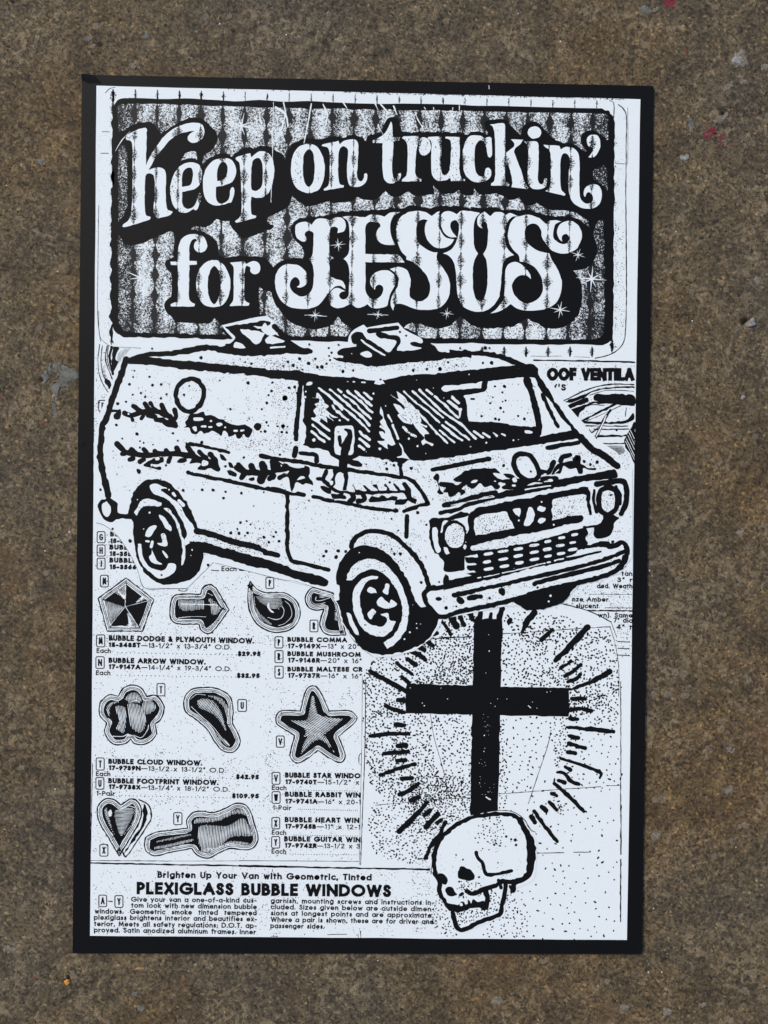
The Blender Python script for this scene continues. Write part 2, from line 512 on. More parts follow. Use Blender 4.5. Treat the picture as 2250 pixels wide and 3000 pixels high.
def draw(data):
    inks = []
    ink = None
    for line in data.splitlines():
        if not line.strip():
            continue
        if line[0] == '@':
            hd = line[1:].split()
            nm, lv, each = hd[0], int(hd[1]), 'each' in hd
            opts = (('stuff' in hd), next((h[3:] for h in hd if h.startswith('of=')), None))
            if not each:
                ink = Ink(nm, lv)
                ink.opts = opts
                inks.append(ink)
            continue
        more = line[0] == '+'
        if more:
            line = line[1:]
        if each and not more:
            ink = Ink(nm, lv)
            ink.opts = opts
            inks.append(ink)
        tok = line.split()
        op = tok[0]
        t = tok[1]
        if op in 'kwlhW':
            loops = parse_pts(tok[2:], t)
            ink.fill(loops, {'k': 'K', 'w': 'P', 'W': 'P', 'l': 'L', 'h': 'H'}[op], rough={'W': 0.2, 'l': 0.4, 'h': 1.0, 'k': 1.15, 'w': 0.9}.get(op))
        elif op in 'sSc':
            pts = parse_pts(tok[3:], t)[0]
            wd = float(tok[2])
            ink.stroke(pts, wd * (1.1 if op != 'S' and wd > 7 else 1.08) if op != 'S' else wd, 'P' if op == 'S' else 'K', closed=(op == 'c'))
        elif op in 'dDe':
            k = TILES[t][2] / 1659.0
            for q in tok[2:]:
                v = [float(a) for a in q.split(',')]
                x, y = tile(t, v[0], v[1])
                if op == 'e':
                    pts = []
                    tilt = -0.16
                    for j in range(12):
                        th = 6.2832 * j / 12
                        cx_, sy_ = math.cos(th), math.sin(th)
                        cx_ = math.copysign(abs(cx_) ** 0.6, cx_)
                        px_, py_ = cx_ * v[2] * k * random.uniform(.9, 1.05), sy_ * v[3] * k * random.uniform(.85, 1.1)
                        pts.append((x + px_ - py_ * tilt, y + py_ + px_ * tilt))
                    ink.tri(pts, [tuple(range(12))], 'P')
                else:
                    ink.dot(x, y, v[2] * k, 'K' if op == 'd' else 'P', sides=9)
        elif op in 'jJ':
            x0, y0 = tile(t, *[float(a) for a in tok[2].split(',')])
            x1, y1 = tile(t, *[float(a) for a in tok[3].split(',')])
            cx_, cy_ = 0, 0
            for i in range(int(tok[4])):
                if i % 4 == 0 or random.random() < 0.45:
                    cx_, cy_ = random.uniform(x0, x1), random.uniform(y0, y1)
                    px_, py_ = cx_, cy_
                else:
                    px_, py_ = cx_ + random.gauss(0, 9), cy_ + random.gauss(0, 9)
                if x0 < px_ < x1 and y0 < py_ < y1:
                    ink.dot(px_, py_, random.choice((.75, .9, 1.0, 1.2, 1.5)) * (1 if op == 'j' else .75), 'K' if op == 'j' else 'P', sides=4, sx=random.choice((1, 1, 1.7)))
        elif op == 'f':
            poly = smooth(parse_pts(tok[4:], t)[0], True, 12)
            r, sp = float(tok[2]), float(tok[3])
            xs = [p[0] for p in poly]
            ys = [p[1] for p in poly]
            n = int((max(xs) - min(xs)) * (max(ys) - min(ys)) / (sp * sp) * 1.25)
            cell = {}
            md = sp * 0.52
            for i in range(n * 2):
                px_, py_ = random.uniform(min(xs), max(xs)), random.uniform(min(ys), max(ys))
                if random.random() < 0.15 or not inside(px_, py_, poly):
                    continue
                g = (int(px_ / md), int(py_ / md))
                if any((g[0] + a, g[1] + b) in cell and math.hypot(cell[(g[0] + a, g[1] + b)][0] - px_, cell[(g[0] + a, g[1] + b)][1] - py_) < md for a in (-1, 0, 1) for b in (-1, 0, 1)):
                    continue
                cell[g] = (px_, py_)
                ink.dot(px_, py_, r * random.uniform(.95, 1.45), 'K', sides=6, sx=random.choice((1, 1, 1, 1.5, 2.0)))
        elif op in ('g', 'g2'):
            poly = smooth(parse_pts(tok[5:], t)[0], True, 3)
            hatch(ink, poly, float(tok[2]), float(tok[3]), float(tok[4]), 'P' if op == 'g' else 'K')
        elif op == 'i':
            base = smooth(parse_pts(tok[2:], t)[0], True, 3)
            b4 = [(p[0], p[1], False, 1.0) for p in base]
            ink.fill([b4], 'P', rough=0.1)
            ink.stroke(b4, 3.8, 'K', closed=True, rough=0.5)
            ink.stroke(inset(base, 6.5)[::2], 2.0, 'K', closed=True, rough=0.3)
            ink.stroke(inset(base, 10.5)[::2], 1.8, 'K', closed=True, rough=0.3)
            ink.fill([inset(base, 14.0)[::2]], 'K', rough=0.8)
        elif op == '*':
            x, y = tile(t, *[float(a) for a in tok[2].split(',')])
            k = TILES[t][2] / 1659.0
            L = float(tok[3]) * k
            a0 = float(tok[4])
            for i in range(8):
                th = R(a0 + 45 * i + (7 if i % 2 else -5))
                l2 = L * (1.0, .62, .9, .7, 1.05, .6, .85, .72)[i]
                ink.stroke([(x, y, False, 1), (x + math.cos(th) * l2 * .5, y + math.sin(th) * l2 * .5, False, .6), (x + math.cos(th) * l2, y + math.sin(th) * l2, False, .15)],
                           max(2.2, L * .11), 'P', rough=0.1)
        elif op == 'X':
            k = TILES[t][2] / 1659.0
            for qi, q in enumerate(tok[2:]):
                if each and qi:
                    ink = Ink(nm, lv)
                    ink.opts = opts
                    inks.append(ink)
                v = q.split(',')
                x0, y0, x1, y1 = [float(a) for a in v[:4]]
                c = 8 / k * .36
                pts = [(x0 + c, y0), (x1 - c, y0), (x1, y0 + c), (x1, y1 - c), (x1 - c, y1), (x0 + c, y1), (x0, y1 - c), (x0, y0 + c)]
                ps = [tile(t, *p) for p in pts]
                flat_stroke(ink, ps + [ps[0]], 2.7)
                w = G[v[4]][0]
                H = (y1 - y0) * .60
                W = min((x1 - x0) * .50, max(w * H * .8, 4))
                cx_, cy_ = (x0 + x1) / 2, (y0 + y1) / 2
                text(ink, v[4], tile(t, cx_ - W / 2, cy_ + H / 2), tile(t, cx_ + W / 2, cy_ + H / 2), H * k, 3.8)
        elif op in ('t', '.'):
            def pt(s):
                tt = t
                if s[1] == ':':
                    tt, s = s[0], s[2:]
                return tile(tt, *[float(a) for a in s.split(',')])
            p0, p1 = pt(tok[2]), pt(tok[3])
            k = TILES[t][2] / 1659.0
            if op == 't':
                s = line.split(' ', 6)[6]
                wt = float(tok[5])
                text(ink, s, p0, p1, float(tok[4]) * k + .6, wt + (.4 if wt < 3 else .3 if wt < 5 else 2.0))
            else:
                n = int(tok[4])
                for i in range(n):
                    u = i / (n - 1)
                    ink.dot(p0[0] + (p1[0] - p0[0]) * u, p0[1] + (p1[1] - p0[1]) * u, float(tok[5]) * k * random.uniform(.8, 1.1), 'K', sides=6)
    return inks

# ------------------------------------------------------------------ everything printed on the poster, outlines in close-up coordinates
DRAWING = r"""
@sticker_frame 3
k 0 378,287 1752,317! 1776,323 1794,338 1801,360! 1799,600 1797,960! 1794,984 1784,1002 1765,1010.6! 1260,1006 667,994 362,987! 345,978 333,962 327,940! 326,700 328,500 329,340! 333,310 348,292
@cloth_pattern 5
h A 170,30! 185,18 400,12 1500,45! C:0,205! C:700,220 C:1290,230 C:1330,250 C:1330,440! C:1320,440 C:1270,400 C:1210,365 C:1150,370 C:1115,410 C:1120,480 C:1155,535 C:1140,535! C:1080,490 C:1010,470 C:960,465 C:880,425 C:800,340 C:750,298 C:680,300 C:635,340! C:620,400! C:520,300 C:500,280 C:400,275 C:340,290 C:330,330 C:360,380! C:350,395! C:300,380 C:240,375 C:180,400! C:120,380 C:0,380! B:1280,240 B:1180,240 B:1060,240 B:1030,200 B:1020,150 B:985,122 B:940,125 B:900,180 B:850,255 B:770,265 B:750,310! B:700,275 B:650,262 B:560,285 B:520,275 B:420,290 B:370,300! B:290,290 B:200,315 B:130,360 B:100,465! A:1520,430 A:1470,390 A:1400,355 A:1330,352 A:1280,378! A:1240,362 A:1190,372 A:1130,412 A:1100,440! A:1060,415 A:1000,415 A:920,450 A:870,500! A:865,445 A:920,400 A:970,350 A:992,300 A:980,250 A:930,190 A:880,145 A:840,125 A:780,125 A:690,155 A:600,205 A:535,255! A:500,215 A:470,175 A:430,158 A:370,162 A:310,180 A:240,215 A:185,250!
h A 200,345 240,350! 255,420 258,600 255,800 235,900 185,965! 183,700 185,400
h A 690,470! 730,420 775,392 810,402 832,460! 760,455
h A 1590,760! B:160,755! A:1560,840 A:1500,880 A:1420,920 A:1380,935! A:1400,975 A:1445,998 A:1430,1020 A:1260,1085 A:1190,1105! A:1150,1070 A:1085,990 A:1085,960! A:1040,962 A:975,945! A:940,985 A:880,1010 A:800,1003! A:775,1030! A:860,1045 A:930,1078 A:980,1130 A:1000,1235! A:1060,1258 A:1120,1248 A:1280,1245 A:1380,1262 A:1440,1335! A:1490,1290 A:1570,1265 A:1659,1262 B:240,1270! B:255,1235 B:230,1165 B:170,1110 B:145,1050 B:150,1000 B:200,945 B:280,930 B:380,920 B:470,910 B:530,890 B:620,880 B:720,875 B:800,870 B:880,870 B:950,850 B:1040,860! B:1120,830 B:1180,840 B:1260,860! B:1350,840 B:1430,840 B:1520,840 B:1600,860! C:220,985 C:330,995 C:400,985 C:480,1010! C:560,1005 C:640,1015! C:700,1010 C:770,1030 C:850,1060! C:960,1060 C:1030,1060 C:1100,1090 C:1180,1150! C:1170,1100! C:1100,1050 C:1040,1020 C:830,1000 C:755,950! C:720,970 C:650,970! C:610,912! C:570,925 C:530,930 C:490,900 C:450,888 C:400,880 C:330,890 C:290,880 C:245,835! C:240,890! C:170,890 C:125,850! C:60,880 C:-20,880! B:1340,718 B:1297,670! B:1310,745! B:1220,755 B:1160,760 B:1100,725! B:1020,760 B:960,760 B:910,715! B:870,760 B:820,785 B:740,790 B:680,760! B:640,800 B:560,810 B:470,810 B:440,800! B:340,835 B:260,835 B:200,800
h C 1230,670! 1300,645! 1325,700 1322,760 1330,860! 1290,815 1230,770 1215,760 1205,700
h A 185,1080 240,1150 290,1163 400,1130 500,1090 610,1045 645,1085! 635,1160 630,1250! 575,1280 558,1310 575,1350! 612,1370! 620,1450 615,1570! 570,1605 555,1640! F:665,110 F:680,170 F:770,265! F:900,268 F:1030,270! F:1060,250 F:1075,230! F:1130,285! F:1165,360! F:800,352 F:420,345! F:330,320 F:295,260! F:297,100
h D -53,610! -10,640 35,650! 80,760 150,850 180,880 250,920 350,950 430,950 520,920 582,855! 620,900 690,950! 660,1000! 640,1010! 200,1010! 100,950 20,870 -50,830! -60,680
h D 1115,940! 1160,905 1240,905! 1300,930 1400,945 1480,930 1530,890 1570,850! E:130,890 E:200,930 E:300,948 E:400,940 E:500,930 E:560,900 E:618,868! E:700,910 E:780,940 E:850,948 E:920,930 E:1000,880 E:1050,790 E:1065,680 E:1055,580 E:1020,500 E:990,480! E:1080,465 E:1140,430 E:1170,380 E:1190,290 E:1155,190! E:1190,80 E:1240,70! E:1245,500 E:1245,900 E:1225,1000 E:1150,1038! E:0,1028! D:1250,1022! D:1190,970
@scratches 8 stuff
S C 1.6 365,0 368,30
S B 3.2 85,0 100,80 125,190
S B 4.5 310,10 290,130 250,330:.5
S B 4 405,15 440,110 390,280:.5
S B 4 570,0 600,50:.4
S B 3 828,10 850,60:.4
S B 4.5 870,10 940,100:.5
S B 4 850,180 890,262:.4
S B 4 975,30 1005,100:.4
S B 3 700,60 740,140 820,250:.5
S B 3 1150,80 1180,150 1230,240:.5
S B 6 20,40 100,100 120,200:.5
S B 5 30,300:.4 80,180 100,100
S B 2.2 1225,40 1235,55
S B 2.2 1300,40 1302,60
S B 2.2 1510,30 1508,60
S C 2 75,180 72,200
S C 2 125,165 127,195
S A 1.6 1441,0 1436,300 1430,560 1420,810
S A 2.6 160,395:.3 210,310 280,235:.3
@sparkle 8 each
* A 1180,190 125 18
* A 360,1420 120 30
* D 583,268 62 0
* D 395,838 60 8
* D 905,833 45 20
* D 1463,825 55 12
* E 1033,350 60 25
* E 888,795 80 15
* E 1143,545 120 10
@scratches 8 stuff
S D 1.4 310,838 490,848
S D 1.4 820,832 990,838
@letter 8 each
l A 245,285! 262,262 340,220 405,205 415,222! 413,330 408,450 405,585 400,700 398,860 410,915 445,930 438,948! 400,962 240,1010 218,1005! 224,988 262,960 285,910 295,800 300,650 300,450 296,340 282,312 248,302
+l A 405,520! 440,440 500,345 570,260 650,205 740,172 820,165 868,185 882,235 868,285 830,318 785,328 752,308 748,280 765,255 800,232! 760,235 690,252 620,290 545,370 490,440 455,505 430,550 402,600!
+l A 402,585! 440,575 470,590! 480,640 478,760 470,860 478,915 505,938 540,930 605,912 623,890! 618,880 585,870 575,840 568,740 572,620 565,565 545,535 500,528 445,540 410,555!
l A 740,490 800,488 845,515 860,565 856,630 835,675 790,705 703,725! 700,800 715,845 745,862 785,852 815,815 833,745 848,732 857,750 848,805 822,866 803,872 795,864 755,887 715,893 665,878 628,830 608,755 607,670 628,595 675,525 / 700,683! 700,600 715,555 745,532 775,533 787,565 785,620 772,660 740,680
l A 1010,455 1070,452 1115,480 1138,535 1135,590 1110,640 1060,665 975,684! 975,760 985,800 1010,820 1050,810 1080,780 1095,700 1110,685 1123,700 1118,760 1098,810 1080,812 1050,822 1000,835 945,830 900,795 875,730 870,640 885,560 920,500 965,465 / 985,638! 985,560 1005,500 1030,482 1055,490 1068,530 1065,580 1045,615 1010,635
l A 1133,455 1150,440 1255,410! 1264,442! 1320,400 1380,400 1425,440 1447,530 1440,620 1415,710 1370,760 1310,775 1262,762! 1258,800 1260,880 1270,910 1302,920 1295,936! 1140,975 1128,966! 1135,955 1165,935 1180,890 1180,700 1170,520 1160,485 1140,468 / 1262,700 1262,540 1275,475 1300,450 1330,455 1350,500 1355,600 1345,680 1310,715 1280,715
l B 283,335 350,355 395,420 418,520 410,620 375,700 310,730 240,725 180,680 150,600 147,500 165,420 210,360 / 289,380 318,405 335,480 335,580 320,650 289,685 262,660 245,600 243,500 252,420
l B 393,350! 402,340 530,312! 540,340! 570,315 620,300 665,300 688,330 690,400 685,500 680,590 690,630 715,640 735,610 738,580 752,572 765,590 755,640 720,675 660,685 620,670 602,610 600,500 607,420 600,370 570,352 540,370! 532,400 528,500 530,620 545,665 574,672! 570,688! 415,714! 412,702! 445,675 455,640 460,520 458,420 450,380 430,362
l B 955,155 964,180 968,240 970,280! 1030,283! 1026,306 973,318! 972,400 965,500 968,580 980,620 1000,615 1015,580 1030,572 1036,590 1020,630 985,652 945,655 905,630 890,580 885,480 885,380 888,330! 808,328! 808,308 860,285 905,250 935,200
l B 1045,290! 1055,276 1180,272! 1172,340 1160,400 1152,520 1155,590 1172,610 1202,622! 1198,640! 1042,640! 1046,622 1080,590 1088,500 1090,400 1085,330 1068,305
+l B 1180,285! 1230,285 1265,305 1278,350 1265,405 1225,432 1190,415 1177,370 1182,335 1162,350
l B 1260,278! 1365,275! 1362,400 1360,520 1368,575 1390,590 1415,575 1430,540 1440,440 1440,330 1425,300 1396,290! 1400,278! 1512,280! 1512,400 1510,560 1525,610 1556,625! 1550,636! 1440,638! 1436,612! 1400,630 1340,635 1300,610 1285,570 1280,450 1285,340 1275,305 1252,290
l C 215,410 290,408 330,428! 375,418 388,430! 390,560 375,585 358,575 350,530 335,470 310,445 285,450 258,490 248,560 250,650 265,710 295,740 320,735 335,700 342,675 365,668 385,690 380,735 345,770 280,785 220,770 175,720 155,640 155,540 175,460
l C 376,318! 470,305 490,310 498,332! 498,450 495,700 502,770 530,802! 525,816! 383,810! 385,795 405,780 415,740 418,600 415,450 410,380 395,335
+l C 545,438! 645,440! 620,475 585,505 570,540 582,580! 520,640! 492,650! 500,560 540,520 570,495 572,470 558,452
+l C 510,560! 565,530! 600,620 630,700 655,780 685,830! 675,840! 548,824! 556,785 545,720 525,650
l C 733,332 770,345 790,378 775,418 733,432 695,418 677,380 697,345
+l C 650,455! 750,455 765,470 768,600 762,740 770,790 790,805 810,790 815,760 832,755 838,775 825,820 790,840 730,840 700,820 682,780 680,650 685,540 680,490 665,470
l C 808,482! 935,490! 948,520! 985,500 1040,505 1080,535 1098,590 1100,700 1098,850 1110,920 1145,955 1190,950 1208,925 1203,890 1180,865 1158,872 1145,905 1134,885 1138,848 1165,815 1210,800 1255,815 1280,860 1275,930 1240,980 1180,1000 1110,990 1050,950 1020,890 1010,800 1015,700 1020,600 1005,560 975,550 952,580 945,640 945,780 955,850 985,882! 978,894! 823,856! 855,835 865,790 868,650 865,560 850,520 825,500
l C 1210,400 1250,410 1268,460 1260,520 1220,578 1168,583! 1200,545 1208,505 1170,490 1160,440 1175,410
l A 665,1290! 668,1200 685,1125 720,1085 775,1068 840,1073 885,1100 903,1155 890,1200 855,1216 815,1205 798,1170 803,1140 825,1118! 810,1105 785,1110 765,1140 760,1200 760,1284! 820,1285! 822,1312! 760,1318! 758,1450 758,1590 775,1615 808,1632! 800,1654! 610,1652! 608,1635! 650,1615 665,1590 668,1450 665,1318! 610,1316! 605,1290!
l A 955,1277 1015,1295 1065,1360 1092,1450 1080,1560 1035,1635 955,1659 880,1640 828,1560 816,1450 845,1350 895,1295 / 962,1325 1000,1370 1012,1470 1000,1570 962,1635 925,1590 908,1480 925,1370
l A 1088,1298! 1200,1285! 1222,1310! 1245,1297 1280,1285 1320,1300 1335,1340 1320,1380 1280,1392 1255,1370 1255,1338! 1225,1325 1210,1360 1205,1590 1215,1610 1246,1628! 1240,1647! 1088,1647! 1110,1610 1118,1570 1118,1340 1105,1315
l D 235,150 240,110 280,85 340,85 368,108! 400,65 440,55 500,65 520,88! 515,200 512,340 547,376! 515,400 512,460 515,520! 560,545 610,560 640,600 642,628! 600,603 560,605 520,640! 480,690 430,750 370,780 290,788 200,775 130,730 90,670 72,580 85,490 130,440 200,425 270,440 320,490 332,540 320,590 280,615 248,610! 270,590 265,550 240,530 210,545 190,580 200,630 240,670 290,688 340,670 370,630 385,550 380,450 362,400 340,385! 370,360 380,300 382,220 380,170 350,155 320,165 312,190 325,215 318,240 290,240 255,220 238,185
+l D 505,75! 560,48 610,50 638,80 645,120 625,160 578,172! 580,135 555,120 527,125! 508,150!
l D 618,42! 670,35 740,40 802,45! 850,25 910,28 958,40! 1000,10 1085,4! 1040,30 1010,80 1005,150 1020,220 1045,270! 960,268 910,240 890,190 900,150 925,120 915,95 880,85 830,85 808,110 803,200 802,342! 870,345 1062,348! 1090,370 1120,412! 1000,410 803,410! 803,560 805,640 830,690 870,712 915,695 945,650 945,610 915,590 890,605 880,632! 850,600 842,560 855,520 900,485 960,475 1010,490 1045,530 1045,590 1020,640 1000,680 985,740 975,765 930,780 860,780 820,750! 780,775 730,778 685,742! 650,765 580,782 530,765 510,720 515,660 550,625 590,620 642,645! 600,655 590,680 610,710 640,710 665,680 672,600 672,480 660,420 623,382! 660,350 672,300 675,200 672,120 655,70
l D 1140,10 1180,-2 1230,-5 1290,5 1342,37! 1380,5 1405,-2! 1402,40 1400,100 1415,160 1450,205 1522,226! 1500,260 1450,290 1390,295 1340,270 1300,220 1285,160 1290,100 1308,70! 1270,62 1235,80 1215,130 1218,200 1240,260 1290,300 1340,325 1387,330! 1380,370 1395,410 1440,470 1475,530 1488,600 1480,680 1450,740 1400,780 1330,795 1250,795 1180,780 1120,755 1060,745 1035,770 1030,802! 1010,760 1015,700 1040,650 1065,600 1070,540 1050,500 1003,465! 1060,448 1110,455 1150,490 1170,560 1160,640 1165,690 1200,720 1250,725 1300,700 1325,650 1325,590 1300,520 1250,460 1190,410 1135,388! 1135,365! 1100,330 1070,270 1055,200 1055,120 1085,50
l E -82,70 -70,20 -30,-5 20,5 50,22! 90,-5 150,-5 205,5 238,12! 205,50 188,110 187,200 195,290 222,342! 190,400 180,500 185,640 205,705 240,722 268,705 290,640 299,540 297,440 285,380 262,345! 290,300 302,220 298,110 280,80 255,88 248,110 260,138! 225,115 215,70 238,25 275,0! 322,37! 360,5 410,5 450,27! 480,12 545,37! 495,45 455,95 440,180 448,270 475,320 512,352! 450,380 420,440 412,540 395,680 355,750 290,800 200,810 120,780 75,730 52,640 42,480 20,400 -15,355 -62,338! 0,310 45,250 65,180 65,100 40,68 12,78 -2,120 15,165 50,207! -10,205 -60,160
l E 520,50 575,33 640,25 720,55 775,102! 800,75 850,70 900,80! 850,100 832,170 840,220 880,255 930,260 960,230 960,200 935,180 905,195 900,220 905,242! 880,220 862,170 875,120 915,85 970,75 1030,105 1060,160 1060,220 1030,290 980,325 910,340 830,320 780,270 740,200 735,152! 700,105 650,100 610,130 600,190 620,250 670,295 730,325 800,338! 825,400 870,470 900,560 895,650 860,730 790,780 700,800 600,800 530,780 488,748! 430,790 370,815 325,824! 380,780 430,700 440,580 445,480 470,425 530,407 590,440 640,500 652,548! 620,520 570,515 520,550 497,600 515,670 560,720 620,745 690,720 740,660 748,590 730,520 680,450 615,412 562,404! 550,355 500,300 470,240 465,170 485,95
@ink_specks 9 stuff
j A 240,270 340,300 60
j A 600,620 700,740 40
j A 560,840 720,900 30
j B 150,550 400,650 60
j B 180,400 230,600 40
j B 880,220 1030,320 60
j B 1060,280 1260,430 60
j B 1290,290 1510,640 90
j C 0,400 385,780 130
j C 390,320 700,830 70
j C 680,480 960,880 60
@sticker_margin_line 3 each
s C 2.2 1345,125 1375,140 1378,260
s C 2.4 1415,155 1450,185 1478,240 1478,500 1475,900 E:1425,560 E:1423,800 E:1412,1010 E:1390,1080 E:1340,1130 E:1270,1165 E:1170,1188
s C 1 1490,180 1492,400 1490,640
s C 1.2 1395,633 1470,636
s E 1 650,1170 760,1172 900,1170
s E 1 1000,1175 1130,1180
s 1 1.6 195,516 245,516
s 1 1.4 205,385 250,386
s 1 1.4 225,150 250,125 285,115
s 1 1.2 185,830 180,1200 178,1500 195,1659
s F 1.2 135,170 140,350 160,400 215,445 240,460
s F 1 250,458 480,470

@van_picture 14
W F 330,560! 215,825! 140,1010! I:95,0! I:95,400! I:125,600! I:180,660! I:300,760! I:380,880! I:450,1020! I:505,1168! I:850,1172! I:1060,962! I:1659,1108! J:380,745! J:548,790! J:552,850! J:585,900! J:615,1040! J:690,1150! J:780,1245! J:880,1315! J:1000,1312! J:1200,1265! J:1330,1165! J:1405,1065! J:1425,1005! K:500,1040! K:600,1035! K:700,1075! K:960,1018! K:1015,965! K:1095,865! K:1425,775! K:1528,640! K:1528,480! H:1528,900! H:1400,760! H:1240,655! H:980,355! H:765,40! E:640,1195! D:1400,1090! D:560,1100! F:1100,440!
W F 1130,285! 1300,245 1400,222 1500,208! 1535,235 1600,310 D:110,970! D:200,1048! D:200,1130! F:1240,480! F:1185,440! F:1222,390! F:1175,340!
W D 655,1090! 670,1010 690,975! 720,950 790,915! 815,940! 950,915 1070,900! 1130,960 1260,1030 1270,1070! 1330,1070! 1330,1150! 650,1150!
s I 1 115,640 180,660 250,710 300,760 380,880 450,1020 505,1165 700,1172 850,1172
s I 0.8 1080,965 1300,1020 1659,1110 J:200,690 J:380,745 J:545,790
s J 0.9 600,1000 640,1060 700,1170 780,1245 865,1312
@body_outline 15 of=van_picture
s F 17 358,560 330,650 290,760 250,870 225,960 190,1060 165,1100 155,1200 148,1340 165,1450 185,1550 I:215,420
k F 215,960! 290,968 310,960 315,1000 300,1040 265,1040 260,1010 285,990 240,990!
k I 215,430 245,455 290,490 292,560 380,568 440,585 430,615 300,605 240,632 180,612 140,550 130,490 155,455 190,445 / 195,472 225,500 228,560 205,592 175,575 160,530 170,485
k F 330,575! 385,545 460,520 560,500 700,490 850,465 950,445 1050,445 1140,460 1180,440! D:-20,1120! D:200,1045! D:240,1070 D:280,1095 D:372,1120 D:365,1148 D:250,1156 D:150,1150 D:0,1168 F:1350,538 F:1250,525 F:1130,510 F:1040,488 F:960,495 F:850,515 F:700,532 F:538,542! F:700,560 F:1000,585 F:1300,615 F:1400,628 F:1659,660 G:0,15 G:250,30 G:250,100! G:0,80 F:1400,690 F:1100,665 F:800,640 F:600,610 F:380,598!
@roof_vent 15 of=van_picture
k F 1160,298! 1260,280 1400,260 1500,248 1530,262 1500,285 1388,295! 1440,310 1540,340 D:100,1000 D:180,1030 D:200,1060 D:100,1090 D:-20,1130 F:1400,480 F:1180,470 F:1160,440 F:1200,430 F:1240,380 F:1200,335
w F 1282,320 1340,318 1490,345! 1470,380 1440,430 1400,432 1350,390 1300,350
w F 1485,405 1520,365 1550,372 1620,400 1655,408! 1620,425 1500,432
w F 1228,445 1245,422 1300,435 1328,468! 1280,470 1235,463
s F 16 1560,295 1620,360 1670,410
w D -10,900 30,960 90,985 30,1000 -40,955
S D 4 35,1103 90,1100 150,1097
S F 4 1532,463 1590,460 1645,456
@roof_vent 15 of=van_picture
k D 580,1130 610,1110 690,1100 735,1090! 690,1050 690,1000 720,975 770,975 800,1010 860,1050 970,1130 1000,1135 1040,1090 1055,1050 1000,1030 920,1020 888,990 930,975 1000,1000 1075,1010 1090,1050 1060,1110 1060,1125! 1160,1125 1250,1115! 1260,1105! 1180,1085 1165,1065 1190,1055 1265,1070! 1290,1030! 1400,1025! 1340,1050! 1330,1070! 1380,1100 1400,1130 1480,1140 1600,1120 1659,1125! 1659,1185! 1560,1180 1470,1190 1400,1205 1200,1220 1000,1245 870,1255 750,1235 600,1215 545,1190 540,1180! 620,1188! 625,1172 585,1160
s D 13 835,965 900,960 1000,945 1060,940
w D 763,1155 790,1135 820,1130 855,1155 850,1175 800,1178
S D 6 770,1040 830,1085 900,1130 960,1165
S D 2.5 690,1150 695,1152
S D 5 700,1085 725,1080
s F 4 1140,325 1200,390
@windshield 15 of=van_picture
k E -10,1115! 100,1130 250,1130 370,1145 470,1175 540,1210 620,1245! 510,1245! 440,1210 350,1185 250,1168 100,1170 -10,1185!
k G -20,15! 250,30 450,62 650,70 760,90 830,95! 818,122! 865,130! 910,125! 890,90! 980,75 1100,50 1300,40 1500,20 H:276,85 H:480,65 H:600,50! H:720,45 H:762,80 H:768,135! H:830,220 H:900,340 H:960,430 H:1040,540 H:1120,620 H:1175,680! H:1110,670! H:1085,655 H:950,670 H:800,692 H:500,735 H:276,768 H:0,810 G:1200,748 G:1110,735 G:1060,770! G:850,725 G:700,710! G:640,735 G:540,745! G:465,700 G:440,665 G:300,640 G:238,615! G:262,560 G:265,480 G:240,420 G:255,300 G:238,95! -20,80!
w H 165,300! 320,270 350,240 360,185! 520,165 645,155! 652,210 680,260 710,370 730,460 750,556! 600,545 450,520 300,515 205,508! 190,440 185,360
w H 695,152! 738,162! 800,280 870,350 950,480 1010,535 1035,584! 900,605 778,636! 797,560 780,470 750,330 725,230
s H 10 800,290 860,430 900,510 926,552
s H 12 690,175 700,250 740,360 765,450 780,570
w G 1362,160 1385,138 1500,132 H:308,190! H:300,238! G:1500,168 G:1390,185
w H 655,588 690,585 718,598 690,608 660,603
S G 6.5 370,158 430,200 500,260 600,340 700,430 777,508
S G 6 460,170 560,250 650,330 740,410 780,458
S G 7 525,170 552,190
S G 6 570,215 650,270 720,340 792,405
S G 6 602,183 700,260 803,355
S G 6.5 665,182 730,240 797,300
S G 6.5 737,193 797,245
S G 2 600,105 608,105
S G 4 650,107 660,107
S G 4 718,112 745,113
D G 813,202,8 540,418,9 332,577,14 865,650,12 912,302,5 1298,157,4 1383,237,4 755,673,3 1100,567,9 1237,687,4 1162,92,3 1597,632,5 1170,627,8
w G 355,195 390,230 420,275 450,305 430,332 480,375 525,398! 495,400 455,372 490,425! 430,385 442,440! 385,400 372,432 320,402 350,385 330,340 355,310 338,290 365,280 372,245 318,230 350,238
S G 6 480,300 500,330
S G 6.5 490,265 560,330
S G 6.5 512,340 560,380 608,415
S G 6.5 320,400 400,460 455,505
S G 7 320,457 380,510 455,570
S G 7 312,510 360,550 415,595
S G 7.5 700,510 740,545 782,572
S G 8 702,570 775,630
S G 8 700,625 738,655
w G 875,308 890,360 910,430 950,510 990,612! 960,625 930,612 932,655! 890,630 848,588! 885,592 905,580 870,540 858,510 885,512 905,530 908,505 862,472 872,460 895,480 865,430 890,400 865,362
S G 6 935,375 960,430
S G 6 970,458 1012,566
w G 1018,598 1040,620 1060,670 1110,738! 1050,725 1003,716 1045,700 1045,660
w G 955,210 1000,245 1022,242! 1000,185 1060,225 1100,270 1150,320 1180,375 1200,425 1190,450 1230,490 1265,528! 1225,535 1230,578 1300,612 1290,625! 1240,603 1212,622 1203,592! 1225,560 1180,510 1140,450 1105,400! 1120,440! 1065,405 1010,375! 1050,395 1000,330 975,285 1020,298 1060,335! 1070,318 1020,268
S G 6 1060,185 1150,270 1250,345 1347,437
S G 6 1130,183 1250,290 1378,397
S G 6.5 1185,173 1300,280 1400,370 1520,450 1640,567
S G 7 1243,175 1290,207
S G 7 1310,225 1400,300 1505,395 1520,330
